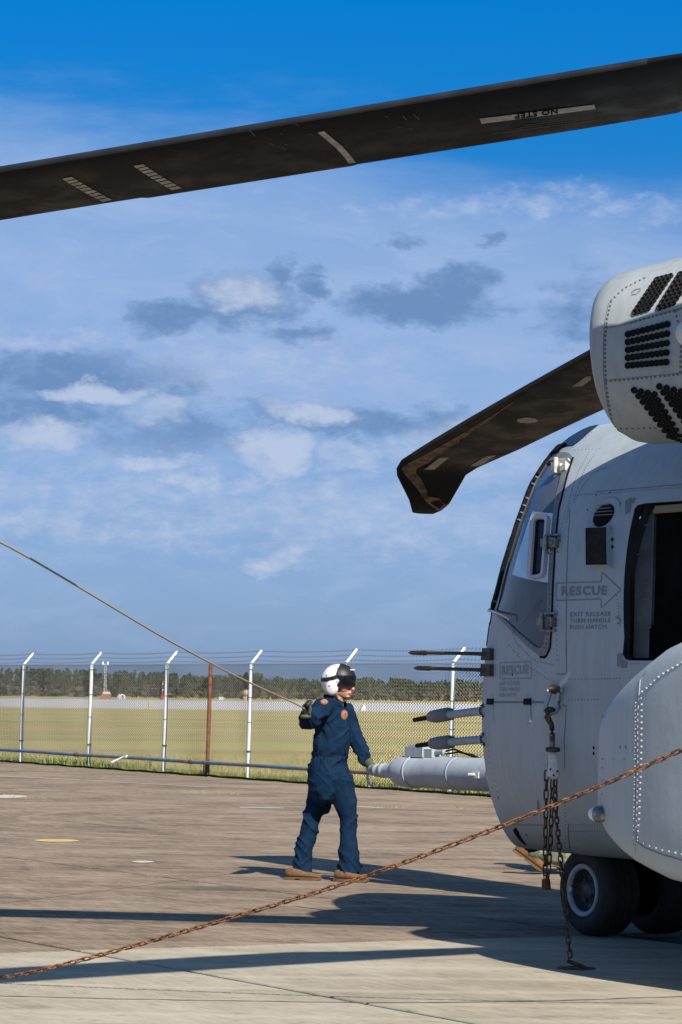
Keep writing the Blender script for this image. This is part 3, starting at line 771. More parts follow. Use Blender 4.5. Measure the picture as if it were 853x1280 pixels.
# two forward pods on struts
for i, (x, y, x2, y2, x3, y3) in enumerate(((604.5, 888.5, 541, 896, 518, 900), (605.5, 924, 543, 929.5, 521, 932))):
    p, n = HS.hit(x, y); a2 = at(x2, y2, p.y+.55); a3 = at(x3, y3, p.y+.75); d = (a2-p).normalized()
    mb = MB(); mb.tube([p-d*.12, a2+d*.0], [.030, .027], 10); mb.lathe(p-d*.02, d, [(0, .05), (.02, .045), (.05, .032)], 12)
    pod = part(mb, 'sensor_mast', M['hull'])
    q = (a2-(a3-a2).normalized()*.21); d2 = (a3-a2).normalized(); mb = MB()
    mb.lathe(q, d2, [(0, .02), (.0, .042), (.02, .047), (.15, .046), (.20, .041), (.25, .026), (.255, .001)], 8, sq=4)
    part(mb, 'sensor_pod', M['frame_grey'], pod)
    mb = MB(); mb.tube([a2+d2*.02, a2+d2*.05, a3], [.020, .018, .015], 8); part(mb, 'sensor_tip', M['black_box'], pod)

# refuelling probe on the far side of the nose
tip = at(464, 962.5, 27.5); ax = -(-fwd)*1.0
ax = fwd.copy(); ax.z = -.006; ax.normalize()
mb = MB(); back = -ax
mb.lathe(tip+back*1.06, ax, [(-6, .10), (-2.2, .130), (-.05, .134), (0, .130), (.35, .127), (.37, .132), (.47, .131), (.54, .127), (.60, .117), (.64, .098), (.655, .074), (.67, .066)], 32)
prb = part(mb, 'refuelling_probe', M['probe'])
mb = MB().lathe(tip+back*1.06, ax, [(.655, .076), (.68, .070), (.74, .062), (.80, .057), (.83, .056), (.835, .062), (.87, .062), (.875, .054), (.93, .051), (.935, .056), (.97, .056), (.975, .050), (1.03, .048), (1.05, .044), (1.06, .02)], 24); part(mb, 'nozzle', M['hull'], prb)
mb = MB()
for k in (-.9, -.3, .36): part(MB().lathe(tip+back*1.06, ax, [(k-.012, .130), (k-.011, .1365), (k+.011, .1365), (k+.012, .130)], 32), 'collar', M['probe'], prb)
mb = MB().lathe(tip+back*1.06, ax, [(-1.75, .128), (-1.74, .165), (-1.2, .165), (-1.17, .128)], 28); part(mb, 'collar', M['hull'], prb)
fr = Matrix((back, ax.cross(UP), UP)).transposed()
mb = MB(); c = tip+back*.76+UP*.165
mb.box(c, .27, .12, .085, fr); mb.box(c+back*.19-UP*.006, .13, .09, .065, fr); mb.box(c-back*.02+UP*.045, .16, .09, .02, fr)
mb.tube([c+back*.24, c+back*.38+UP*.01], .024, 8); part(mb, 'actuator', M['hull'], prb)
mb = MB()
for dz_, dy_ in ((.012, .02), (-.012, -.02)):
    mb.tube([c+back*.40+UP*dz_, c+back*.55+UP*(.02+dz_)+port*dy_, c+back*.75-UP*.01+port*dy_, c+back*.95-UP*.05], .008, 6)
part(mb, 'cable', M['rubber_seal'], prb)
mb = MB(); pp = tip+back*1.8+port*.115+UP*.0
mb.box(pp, .10, .05, .05, fr); mb.tube([pp+port*.02, pp+port*.05+ax*.05], .014, 8); part(mb, 'fitting', M['cast'], prb)
# chin opening
mb = patch(MB(), HS, z3([(163, 762), (180, 758), (200, 800), (222, 832), (212, 830), (185, 800)]), .004, 8, 4); part(mb, 'chin_opening', M['rubber_seal'])

# ---------------------------------------------------------------- sponson
def spon(s):
    t = min(1, max(0, (4.2-s)/2.03)); wo = 1.15*(1-t**2.5)**(1/2.5)
    top = np.interp(s, [2.17, 2.45, 2.75, 3.1, 3.5, 4.0, 4.6, 5.5, 9], [1.38, 1.47, 1.59, 1.74, 1.90, 2.03, 2.13, 2.2, 2.2])
    bot = np.interp(s, [2.17, 2.45, 2.75, 3.1, 3.5, 4.0, 4.6, 5.5, 9], [.96, .88, .77, .66, .58, .54, .52, .52, .55])
    return wo, top, bot
def spon_mesh(sg):
    rows = []; ss = [2.172, 2.18, 2.20, 2.24, 2.3, 2.37, 2.45, 2.55, 2.65, 2.76, 2.88, 3.0, 3.15, 3.3, 3.5, 3.7, 3.9, 4.2, 4.6, 5.2, 6, 7, 8, 8.6, 9.0, 9.2]
    for s in ss:
        wo, top, bot = spon(min(s, 8)); wo *= 1 if s <= 8 else max(.05, 1-((s-8)/1.25)**2)
        zc_, hz = (top+bot)/2, (top-bot)/2; row = []
        for k in range(33):
            t = -PI/2+PI*k/32; e = .13
            row.append(wld(s, sg*(1.02+(wo+.18)*abs(math.cos(t))**e), zc_+hz*math.copysign(abs(math.sin(t))**.36, math.sin(t))))
        rows.append(row)
    return MB().grid(rows, True)
smb = spon_mesh(1); spo = part(smb, 'sponson', M['sponson']); fix_normals(spo.data)
o2 = part(spon_mesh(-1), 'sponson', M['sponson']); fix_normals(o2.data)
SS = Surf(spo.data, HM)
mb = MB(); ribbon(mb, SS, V2(z3([(705, 132), (692, 145), (682, 165), (678, 220), (672, 300), (672, 500), (668, 700), (664, 800), (663, 868)])), .012, .004, 60, .01)
part(mb, 'panel_seam', M['rivet'], spo)
mb = MB(); ribbon(mb, SS, V2(z3([(676, 215), (668, 300), (667, 500), (664, 700), (668, 815), (700, 840), (770, 868), (853, 892)])), .006, .0035, 60)
part(mb, 'panel_seam', M['seam'], spo)
mb = MB()
for px, stp in ((z3([(690, 213), (690, 300), (688, 500), (680, 700), (675, 800)]), 7.3), (z3([(668, 255), (665, 500), (660, 700), (659, 830)]), 4.6),
                (z3([(692, 210), (720, 188), (760, 148), (800, 122), (853, 92)]), 6.2), (z3([(676, 812), (715, 832), (765, 850), (815, 860), (853, 868)]), 7.5),
                (z3([(532, 484), (660, 484)]), 10), (z3([(530, 520), (528, 680)]), 14)):
    rivets(mb, SS, px, stp, .0085, .011)
part(mb, 'rivet', M['rivet'], spo, kind='stuff')
mb = MB()
for q in z3([(602, 434), (624, 434)]):
    p, n = SS.hit(*q); part(MB().dome(p, n, .016, .002, 8), 'drain_hole', M['stencil'], spo)
# navigation light
p, n = SS.hit(*z3([(528, 706)])[0]); d = fwd
nl = part(MB().lathe(p+n*.012-d*.15, d, [(0, .004), (.05, .026), (.11, .042), (.16, .048), (.17, .04)], 20, sq=2.4), 'navigation_light', M['steel'])
part(MB().lathe(p+n*.012+d*.01, d, [(-.012, .043), (.02, .046), (.055, .038), (.075, .016), (.079, .001)], 20), 'lens', M['lens'], nl)
part(MB().lathe(p+n*.034-d*.03, (d*.3+n).normalized(), [(0, .026), (.012, .02), (.014, .001)], 14), 'bulb_shade', M['rubber_seal'], nl)

# ---------------------------------------------------------------- engine nacelle
nc = at(804, 448, 19.5); tow = math.radians(27)
nax = (fwd*math.cos(tow)+port*math.sin(tow)); nax.z = -.115; nax.normalize()
def nac_mb(c, ax, n=72):
    return MB().lathe(c, ax, [(-2.4, .40), (-1.6, .54), (-.9, .560), (-.45, .549), (-.15, .533), (0, .520), (.06, .503), (.105, .470), (.138, .418), (.157, .33), (.165, .16), (.166, .002)], n, sq=2.35)
nmb = nac_mb(nc, nax); nac = part(nmb, 'engine_nacelle', M['nacelle']); fix_normals(nac.data)
NS = Surf(nac.data, HM)
s_, w_, z_ = loc_(nc); ax2 = (fwd*math.cos(tow)-port*math.sin(tow)); ax2.z = -.115
o2 = part(nac_mb(wld(s_, -w_, z_), ax2.normalized(), 32), 'engine_nacelle', M['nacelle']); fix_normals(o2.data)
mb = MB()
def tubes(A, B, C, D, nc_, nr, stag=0.0):
    A, B, C, D = [Vector(z1([q])[0]) for q in (A, B, C, D)]
    for i in range(nr):
        for j in range(nc_):
            u_, v_ = (j+(stag if i % 2 else 0))/(nc_-1), i/(nr-1)
            q = (A.lerp(B, u_)).lerp(D.lerp(C, u_), v_)
            if q.x > 870: continue
            h_ = NS.hit(q.x, q.y)
            if h_: mb.lathe(h_[0], h_[1], [(-.004, .0200), (.013, .0200), (.014, .0165), (.002, .015), (.0015, .001)], 9)
tubes((635, 318), (795, 277), (790, 430), (635, 444), 9, 5, .0)
tubes((664, 228), (716, 212), (806, 84), (752, 98), 4, 9)
tubes((762, 210), (818, 190), (905, 66), (846, 76), 4, 8)
tubes((660, 543), (742, 560), (856, 748), (800, 728), 4, 9)
tubes((762, 528), (850, 548), (905, 690), (862, 668), 4, 7)
part(mb, 'vent_tube', M['tube_black'], nac, kind='stuff')
mb = MB()
for px, stp in ((z1([(566, 185), (553, 240), (545, 290), (541, 340), (540, 420), (543, 500), (552, 580), (565, 650), (585, 710), (610, 755)]), 5.4),
                (z1([(648, 270), (740, 243), (853, 212)]), 5.2), (z1([(545, 507), (640, 500), (760, 488), (853, 478)]), 5.6),
                (z1([(605, 699), (745, 697)]), 6.5), (z1([(825, 225), (850, 330), (845, 470)]), 6), (z1([(566, 180), (620, 130), (700, 90)]), 6)):
    rivets(mb, NS, px, stp, .010, .005)
part(mb, 'rivet', M['rivet_dark'], nac, kind='stuff')
mb = MB(); ribbon(mb, NS, V2(z1([(545, 293), (638, 273), (853, 210)])), .006, .003, 40); ribbon(mb, NS, V2(z1([(545, 505), (853, 474)])), .004, .003, 40)
ribbon(mb, NS, V2(z1([(556, 190), (540, 270), (534, 350), (534, 450), (540, 540), (556, 630), (585, 715), (604, 757)])), .005, .003, 60)
ribbon(mb, NS, V2(z1([(648, 150), (662, 138), (685, 132)])), .008, .003, 10); ribbon(mb, NS, V2(z1([(648, 158), (668, 155), (686, 138)])), .006, .003, 10)
part(mb, 'panel_seam', M['seam'], nac)
p, n = NS.hit(*z1([(874, 312)])[0]); part(MB().lathe(p, n, [(-.002, .075), (.012, .072), (.014, .001)], 24), 'access_cover', M['white'], nac)

for sg in (1, -1):                                               # unseen cowling behind the intake barrel, added to shade the hull side
    mb = MB(); rows = []
    for s, r_ in ((3.72, .30), (3.85, .46), (4.1, .54), (5.5, .58), (6.8, .52), (7.6, .40), (8.0, .02)):
        rows.append([wld(s, sg*(1.62+r_*1.05*math.cos(2*PI*k/24)), 3.62+r_*math.sin(2*PI*k/24)) for k in range(24)])
    part(mb.grid(rows, True, True), 'unseen_cowling', M['hull'])
# pylon, rotor head, tail
mb = MB(); rows = []
for s, wd_, hz in ((2.9, .1, .05), (3.1, .45, .35), (3.6, .7, .65), (4.6, .8, .85), (7, .85, .95), (8.6, .8, .8), (10, .6, .45), (11.5, .3, .05)):
    rows.append([wld(s, wd_*math.cos(t)*1.25, 3.2+hz*abs(math.sin(t))**.7) for t in [PI*k/16 for k in range(17)]])
part(mb.grid(rows, True), 'engine_pylon', M['hull'])
mb = MB(); mb.tube([wld(12.5, 0, 2.9), wld(16, 0, 3.2), wld(18, 0, 4.4)], [.75, .45, .3], 16)
mb.add([wld(17.2, .1, 3.6), wld(18.6, .1, 3.8), wld(19.4, .06, 6.2), wld(18.7, .06, 6.2), wld(17.2, -.1, 3.6), wld(18.6, -.1, 3.8), wld(19.4, -.06, 6.2), wld(18.7, -.06, 6.2)],
       [(0, 1, 2, 3), (7, 6, 5, 4), (0, 4, 5, 1), (1, 5, 6, 2), (2, 6, 7, 3), (3, 7, 4, 0)], False)
part(mb, 'tail_boom', M['hull'])

# ---------------------------------------------------------------- rotor
HUB = wld(6.677, 0, 0); PSI = 2.853
mb = MB().lathe(HUB+UP*3.9, UP, [(0, .45), (.3, .4), (.8, .38), (1.0, .55), (1.2, .55), (1.35, .3), (1.4, .01)], 24)
for k in range(7):
    an = PSI+k*2*PI/7; e = Vector((math.cos(an), math.sin(an), 0)); mb.tube([HUB+UP*5.0+e*.3, HUB+UP*4.93+e*2.6], [.17, .12], 8)
part(mb, 'rotor_head', M['dark_steel'])
def zmid(r): return 4.950-.121*(r-3.7)-(.012*(r-7.5)**2 if r > 7.5 else 0)
def zstd(r): return 4.945-.011*r*r
def zrear(r): return zstd(r)+.185*max(0, r-8.5)/3.5
def zlow(r): return zstd(r)+.33
def blade(k, zf):
    an = PSI+k*2*PI/7; e = Vector((math.cos(an), math.sin(an), 0)); tdir = Vector((-math.sin(an), math.cos(an), 0))
    st_ = [1.0*q for q in [2.3, 2.6, 3.0, 3.5, 3.75, 3.82, 4.4, 5, 5.68, 5.72, 6.3, 6.96, 7.0, 7.6, 8.3, 9, 9.7, 10.3, 10.9, 11.4, 11.8, 12.0, 12.12, 12.2, 12.3, 12.42, 12.52, 12.58]]
    rows = []
    for r in st_:
        c = np.interp(r, [2.3, 3.5, 3.75, 3.85, 5.7, 5.72, 6.98, 7.0, 9.3, 9.32, 11.3, 12.0, 12.2, 12.42, 12.52, 12.58], [.45, .70, .84, .90, .90, .915, .915, .89, .89, .87, .80, .71, .61, .38, .29, .20])
        th = math.radians(np.interp(r, [2.3, 5, 8, 11, 12], [9, 8, 7.0, 3.5, 3]))
        swp = np.interp(r, [11.9, 12.1, 12.2, 12.42, 12.58], [0, 0, .05, .26, .36]); dr = np.interp(r, [12.0, 12.15, 12.42, 12.58], [0, .04, .20, .25])
        z = zf(r)-dr; tdd = (tdir*math.cos(th)+UP*math.sin(th)); up_ = tdd.cross(e)
        if up_.z < 0: up_ = -up_
        Pq = HUB+e*(r+.2*max(0, min(1, (r-10)/2)))+UP*z+tdd*(.315*.9-swp); row = []
        for j in range(20):
            t = 2*PI*j/20; x = (1-math.cos(t))/2; yt = 5*.11*(.2969*math.sqrt(x)-.126*x-.3516*x*x+.2843*x**3-.1015*x**4)
            sg = 1 if t < PI else -1
            row.append(Pq-tdd*c*x+up_*(c*yt*sg*(1.0 if sg > 0 else .75)+.01*c))
        rows.append(row)
    mb = MB().grid(rows, True, True); n = 20
    mb.add(rows[0], [tuple(range(n))], False); mb.add(rows[-1], [tuple(range(n))[::-1]], False)
    o = part(mb, 'rotor_blade', M['rotor_black']); fix_normals(o.data)
    mb = MB(); cap = []
    for r, row in zip(st_, rows):
        if not 3.8 < r < 12.0: continue
        cc = sum(row, Vector())/20; pr = [row[j] for j in (19, 0, 1, 2)]
        cap.append([q+(q-(cc*.35+row[0]*.65)).normalized()*.003 for q in pr])
    part(mb.grid(cap, True), 'leading_edge_sheen', M['blade_sheen'], o); return o  # bluish strip that paints the sheen along the leading edge
BL = {}
for k, zf in ((0, zmid), (1, zlow), (-1, zrear), (2, zstd), (3, zstd), (4, zstd), (5, zstd)): BL[k] = blade(k, zf)
B0 = Surf(BL[0].data, HM); B1 = Surf(BL[-1].data, HM)
def bmark(S_, par, polys, m, name, off=.004):
    for poly in polys:
        mb = MB(); P = [S_.hit(*q) for q in poly]
        mb.add([p+n*off for p, n in P], [tuple(range(len(P)))], False); part(mb, name, m, par)
def barpoly(a, b, w_):
    a, b = Vector(a), Vector(b); d = (b-a).normalized(); s_ = Vector((0, w_/2)) if abs(d.x) > .3 else Vector((w_/2, 0)); return a, b, d, s_
ds = []
for (x0, y0, x1, y1) in ((84, 221.5, 136, 251), (173, 205.5, 223, 236.5)):
    for k in range(9):
        t0, t1 = k/9, (k+.74)/9; t = lambda q: Vector((x0+(x1-x0)*(q*.86+.14*q*q), y0+(y1-y0)*q)); wv = Vector((6, -1.3))
        ds.append([tuple(t(t0)-wv), tuple(t(t0)+wv), tuple(t(t1)+wv), tuple(t(t1)-wv)])
bmark(B0, BL[0], ds, M['mark_white'], 'tip_stripe')
mb = MB(); ribbon(mb, B0, V2([(401, 164), (412, 173), (424, 183), (434, 194), (440.5, 203)]), .040, .004, 14); part(mb, 'balance_stripe', M['mark_white'], BL[0])
bmark(B0, BL[0], [[(600, 147.5), (743, 130), (745, 135.5), (602, 154)]], M['mark_white'], 'step_placard')
mb = MB(); lettering(mb, B0, 'NO STEP', (697, 134.2), (643, 141.2), (697.6, 140.8), .007, .03)
part(mb, 'placard_lettering', M['rubber_seal'], BL[0])
mb = MB()
rs = random.Random(3)
for row_ in range(4):
    x = 612+row_*22
    while x < 752-(3-row_)*2:
        l = rs.uniform(1.2, 4); y = 168.5-(x-612)*.131-6+row_*-2.6+4
        P = [B0.hit(*q) for q in ((x, y), (x+l, y-l*.13), (x+l, y-l*.13+1.1), (x, y+1.1))]
        mb.add([p+n*.004 for p, n in P], [(0, 1, 2, 3)], False); x += l+rs.uniform(.7, 1.6)
part(mb, 'fine_print', M['mark_dim'], BL[0])
M['scuff'] = mat('light_scuff', (.085, .08, .078), .8)
mb = MB()
for _ in range(14):
    x = rs.uniform(300, 400) if rs.random() < .6 else rs.uniform(480, 520); yc = 226-.153*x
    y = yc+rs.uniform(-18, 18); l = rs.uniform(4, 12)
    ribbon(mb, B0, V2([(x, y), (x+l*.6, y+l*rs.uniform(.1, .7))]), .006, .004, 4)
part(mb, 'scuff_mark', M['scuff'], BL[0], kind='stuff')
def quadbar(x0, y0, x1, y1, h): return [(x0, y0-h), (x1-6, y1-h*.6), (x1, y1+h*.6), (x0+12, y0+h*.4)]
bmark(B1, BL[-1], [[(530.5, 586.5), (549, 572), (562, 571), (543, 586.5)], [(587, 582.5), (608, 569.5), (620.5, 568.5), (600, 581.5)], [(715, 483), (733, 470), (739, 469), (739, 474.5), (728, 482)]], M['mark_white'], 'tip_stripe')
bmark(B1, BL[-1], [[(659.5+13*math.cos(k*PI/10), 525+3.6*math.sin(k*PI/10)) for k in range(20)]], M['mark_white'], 'balance_mark')
mb = MB(); lo = [(640, 501.5), (610, 521), (580, 539), (540, 562), (500, 583), (507, 594), (520, 608), (532, 626), (548, 638.5), (568, 638.5)]
hi_ = [(641, 503.5), (613, 524), (583, 544.5), (548, 569), (518, 588), (528, 600), (533, 612), (534, 621), (550, 622), (558, 636)]
A = []; Bv = []
for q, h_ in zip(resample(V2(lo), 40), resample(V2(hi_), 40)):
    j = noise.noise(Vector((q.x*.12, q.y*.12, 0)))*2.5
    a_, b_ = B1.hit(q.x+.8, q.y+.8), B1.hit(h_.x+j, h_.y+j*.6)
    if a_ and b_: A.append(a_[0]+a_[1]*.004); Bv.append(b_[0]+b_[1]*.004)
mb.grid([A, [a.lerp(b, .5) for a, b in zip(A, Bv)], Bv], True); part(mb, 'erosion_strip', M['rotor_tan'], BL[-1])

# ---------------------------------------------------------------- nose wheels and gear
for k, dd in enumerate((.25, -.25)):
    c = HN+port*dd+UP*.305-fwd*.13; ax = port if dd > 0 else -port
    wh = part(MB().lathe(c, port, [(-.135, .18), (-.145, .20), (-.148, .24), (-.130, .275), (-.095, .300), (-.05, .305), (-.045, .298), (-.04, .306), (-.012, .307), (-.008, .300), (.008, .300), (.012, .307), (.04, .306), (.045, .298), (.05, .305), (.095, .300), (.130, .275), (.148, .24), (.145, .20), (.135, .18), (.10, .172)], 56), 'nose_wheel', M['tyre'])
    part(MB().lathe(c, ax, [(.11, .176), (.138, .178), (.146, .172), (.142, .150), (.132, .142), (.118, .140)], 40), 'rim', M['rim'], wh)
    hb = MB().lathe(c, ax, [(.125, .141), (.07, .132), (.05, .12), (.055, .08), (.09, .06), (.11, .035), (.112, .001)], 24)
    for j in range(8):
        t = j*PI/4; q = c+(Vector((0, 0, 1))*math.cos(t)+ax.cross(UP)*math.sin(t))*.1; hb.tube([q+ax*.045, q+ax*.075], .016, 6)
    part(hb, 'hub', M['hub_dark'], wh)
    q = c+ax*.125-(-fwd)*.0+fwd*.155+UP*.0
    part(MB().lathe(q, ax, [(0, .024), (.018, .024), (.02, .013), (.008, .012), (.007, .001)], 14), 'valve_cap', M['lever'], wh)
mb = MB(); mb.tube([HN+UP*.305, HN+UP*.95], [.07, .085], 12); mb.tube([HN+UP*.305+port*.26, HN+UP*.305-port*.26], .045, 10); mb.tube([HN+UP*.45-fwd*.05, HN+UP*.8-fwd*.6], .04, 8)
part(mb, 'nose_gear', M['dark_steel'])
for w_ in (1.9, 1.55, -1.9, -1.55):                             # main wheels under the sponsons
    part(MB().lathe(wld(8.0, w_, .42), port, [(-.14, .2), (-.15, .3), (-.12, .39), (-.06, .42), (.06, .42), (.12, .39), (.15, .3), (.14, .2), (.10, .05), (.1, .001)], 32), 'main_wheel', M['tyre'])

# ---------------------------------------------------------------- chains
def link_mesh(name, m, pitch, R, r, n=12, k=4):
    hs = pitch/2-R+r; pts = []
    for i in range(n):
        a = 2*PI*i/n; x = math.cos(a)*R; y = math.sin(a)*R; pts.append(Vector((x+(hs if x > 1e-6 else -hs if x < -1e-6 else 0), y, 0)))
    rows = []
    for i, p in enumerate(pts):
        a = 2*PI*i/n; o = Vector((math.cos(a), math.sin(a), 0))
        rows.append([p+(o*math.cos(2*PI*j/k+.4)+UP*math.sin(2*PI*j/k+.4))*r for j in range(k)])
    rows.append(rows[0])
    me = MB().grid(rows, True, True).mesh(name, m); fix_normals(me); return me
LINK_R = link_mesh('chain_link', M['rust_chain'], .047, .0108, .0050)
LINK_D = link_mesh('chain_link', M['rust_dark'], .058, .0130, .0058)
def run_chain(root, pts, me, pitch, roll0=.7, jit=.12):
    pts = [Vector(p) for p in pts]; L = sum((b-a).length for a, b in zip(pts, pts[1:])); n = int(L/pitch)
    q = resample(pts, n+1)
    inv = Matrix.Translation(-root.location)
    for i in range(n):
        a, b = q[i], q[i+1]; x = (b-a).normalized(); y = x.cross(UP)
        y = y.normalized() if y.length > .05 else x.cross(Vector((0, 1, 0))).normalized()
        z = x.cross(y); fr = Matrix((x, y, z)).transposed().to_4x4()
        o = bpy.data.objects.new('chain_link', me); COL.objects.link(o); o.parent = root
        o.matrix_local = inv @ Matrix.Translation((a+b)/2) @ fr @ Matrix.Rotation(roll0+(PI/2 if i % 2 else 0)+random.uniform(-jit, jit), 4, 'X')
    return n
A0, B0_ = Vector((-1.95, 17.9, 0)), Vector((3.4, 14.6, 0))
def on_line(x, y, A, B):
    d = ray(x, y); n = (B-A).cross(UP).normalized(); t = (A-CAM).dot(n)/d.dot(n); return CAM+d*t
cpx = [(-60, 1236), (0, 1225), (75, 1207.5), (200, 1173.5), (350, 1129.5), (450, 1098.5), (550, 1062), (650, 1024.5), (750, 983), (853, 937.5), (960, 887), (1080, 826)]
cp = [on_line(x, y, A0, B0_) for x, y in cpx]
for p in cp: p.z = max(p.z, .013)
cp = [cp[0]+Vector((-.9, .5, 0))]+cp
cp = smoothpts(resample(cp, 80), 6)
ch = empty('tie_down_chain', (cp[0].x, cp[0].y, 0), label='long rusty orange chain rising diagonally from the pavement across the front of the helicopter', cat='chain')
run_chain(ch, cp, LINK_R, .047)

D0 = HS.hit(691, 905)[0].y-.13
ten = empty('chain_tensioner', at(691, 1000, D0), label='worn cream tensioner with hook hanging from a shackle on the helicopter nose', cat='tensioner')
TI = Matrix.Translation(-ten.location)
def tpart(mb, name, m, parent=None): return mb.build(name, m, parent or ten, TI)
def T(x, y, d=0.0): return at(x, y, D0+d)
mb = MB(); lug = HS.hit(693, 862)[0]
mb.tube([lug+port*-.02, T(692, 861)], [.034, .030], 12); mb.tube([T(686.5, 862), T(700, 862)], .024, 10); tpart(mb, 'shackle_lug', M['dark_steel'])  # lug given a dark colour to stand in for the shade on it
mb = MB(); mb.tube(smoothpts([T(*q) for q in ((688, 863), (688, 869), (684.5, 876), (681, 883), (682.5, 890), (689, 893.5), (696, 891), (700.5, 884), (699.5, 875), (697.5, 868), (698, 863))], 1), .0145, 8); mb.tube([T(684, 864), T(703, 863)], .016, 8)
tpart(mb, 'shackle', M['shackle_steel'])
mb = MB(); mb.tube(smoothpts([T(*q, -.03) for q in ((694.5, 888), (691, 886.5), (686, 886.5), (682.5, 889.5), (683, 895), (687, 901), (690.5, 906), (690.5, 912), (690.3, 918))], 1), [.010, .017, .022, .023, .022, .019, .017, .016, .017], 8); tpart(mb, 'hook', M['dark_steel'])
mb = MB(); mb.tube([T(690.3, 916), T(690.3, 921), T(690.6, 921.1), T(690.8, 936)], [.022, .022, .019, .019], 10); tpart(mb, 'rod', M['steel'])
mb = MB(); mb.lathe(T(691.2, 940), UP, [(0, .02), (0, .040), (.006, .046), (.024, .046), (.030, .040), (.03, .02)], 12, sq=3); tpart(mb, 'adjusting_nut', M['dark_steel'])
mb = MB()
rows = []
for y, hw, hd, dx in ((938, .016, .016, 0), (944, .025, .020, .3), (955, .033, .026, .7), (964, .040, .030, 1), (970, .038, .028, 1.2), (974, .022, .018, 1.2)):
    c = T(690.8+dx, y); rows.append([c+Vector((math.copysign(abs(math.cos(t))**.55, math.cos(t))*hw, math.copysign(abs(math.sin(t))**.55, math.sin(t))*hd, 0)) for t in [2*PI*k/16 for k in range(16)]])
mb.grid(rows, True, True); mb.add(rows[0], [tuple(range(16))], False); mb.add(rows[-1], [tuple(range(16))], False)
bdy = tpart(mb, 'tensioner_body', M['cast']); fix_normals(bdy.data)
mb = MB()
for x, y in ((688.3, 961.5), (697, 964), (692.3, 969)): mb.tube([T(x, y, -.034), T(x, y, .0)], .0075, 8)
tpart(mb, 'bolt', M['dark_steel'], bdy)
mb = MB(); mb.tube([T(686.3, 951), T(685.8, 958), T(685.5, 962)], [.006, .010, .008], 6); mb.tube([T(696.2, 973), T(696.6, 1022)], .005, 6); tpart(mb, 'release_bar', M['dark_steel'])
sl = empty('slack_chain', T(683, 1108), label='dark rusty loop of slack chain hanging from the tensioner above the wheel', cat='chain')
lp = smoothpts([T(*q) for q in ((683.5, 964), (682.8, 990), (682.5, 1020), (682, 1050), (681.3, 1080), (681.8, 1098), (683.2, 1109), (685, 1100), (686.5, 1085), (688.5, 1050), (690, 1010), (691, 974))], 1)
run_chain(sl, lp, LINK_D, .058, .5)
mb = MB(); mb.tube([T(682.6, 1099), T(683.2, 1112)], [.026, .03], 8); mb.build('chain_end_piece', M['rust_dark'], sl, Matrix.Translation(-sl.location))
ga = gnd(713.5, 1210.5)
tg = empty('tie_down_chain', ga, label='dark rusty chain running from the tensioner down past the tyre to the pavement', cat='chain')
e0 = T(694, 975)
rp = [e0.lerp(ga+UP*.03, t)+Vector((dx_/190, 0, 0)) for t, dx_ in ((0, 0), (.12, -2), (.3, -2), (.5, -1.2), (.7, -.8), (.85, -.8), (.97, 0))]
run_chain(tg, rp, LINK_D, .058, .5)
mb = MB(); mb.tube([ga+Vector((-.02, 0, .045)), ga+Vector((.02, -.01, .03)), ga+Vector((.07, -.02, .012)), ga+Vector((.10, -.03, -.004))], .012, 8)
mb.build('anchor_hook', M['rust_dark'], tg, Matrix.Translation(-ga))
an = MB().lathe(ga+Vector((.03, -.01, .0)), UP, [(0, .12), (.006, .115), (.003, .085), (.0025, .002)], 20)
tag(an.build('ground_anchor', M['dark_steel']), 'dark round tie-down ring set in the pavement below the helicopter', 'anchor ring')

# ---------------------------------------------------------------- perimeter fence
def FP(t, off=0.0, z=0.0): return F0+FD*t+FN*off+UP*z
LEAN = Vector((.018, 0, 0))
fence = empty('chain_link_fence', FP(10), label='long chain link fence with white posts and barbed wire along the airfield', cat='fence')
FI = Matrix.Translation(-fence.location)
T0, T1, FH, SP = -8.0, 30.0, 2.05, 3.85
ARM = (-FN*.20+UP*.245)
for k in range(-2, 8):
    t = SP*k; b = FP(t, 0, -.05); top = b+UP*(FH+.06)+LEAN*FH
    mb = MB(); mb.tube([b, top], .036, 8); ps = mb.build('post', M['post'], fence, FI)
    mb = MB(); mb.tube([top-UP*.03, top+UP*.03, top+ARM*.1, top+ARM*1.02], [.04, .038, .03, .026], 8); mb.build('post_arm', M['post'], ps, FI)
    mb = MB(); z = .52+random.uniform(-.06, .06); c = b+UP*z+LEAN*z; mb.tube([c, c+UP*.035], .046, 8); mb.build('rust_band', M['rust'], ps, FI)
    for q in (1.05, 1.5, FH-.05):
        mb = MB(); c = b+UP*q+LEAN*q; mb.tube([c, c+UP*.018], .041, 8); mb.build('tie_band', M['wire'], ps, FI)
pw, ph, wr = .095, .0555, .0062                                   # diamonds of the mesh
V_, F_ = [], []
nz = int((FH+.02)/(ph/2)); i = 0; t = T0
while t < T1:
    base = len(V_)
    for j in range(nz+1):
        side = ((j+i) % 2)*pw/2
        z = .02+j*ph/2; sag = .012*math.sin(t*1.9+z*2.1)+.02*math.sin(t*.8+1)*(z/FH)
        c = FP(t+side, sag, z)+LEAN*z+FN*(.004 if (j % 2) else -.004)
        for a in (0, 2.094, 4.189): V_.append(tuple(c+FD*(wr*math.cos(a))+UP*0+FN*(wr*math.sin(a))))
    for j in range(nz):
        for a in range(3):
            p_, q_ = base+j*3+a, base+j*3+(a+1) % 3; F_.append((p_, q_, q_+3, p_+3))
    i += 1; t += pw/2
me = bpy.data.meshes.new('chain_link_mesh'); me.from_pydata([tuple(Vector(q)-fence.location) for q in V_], [], F_); me.materials.append(M['wire'])
link('chain_link_mesh', me, fence, kind='stuff')
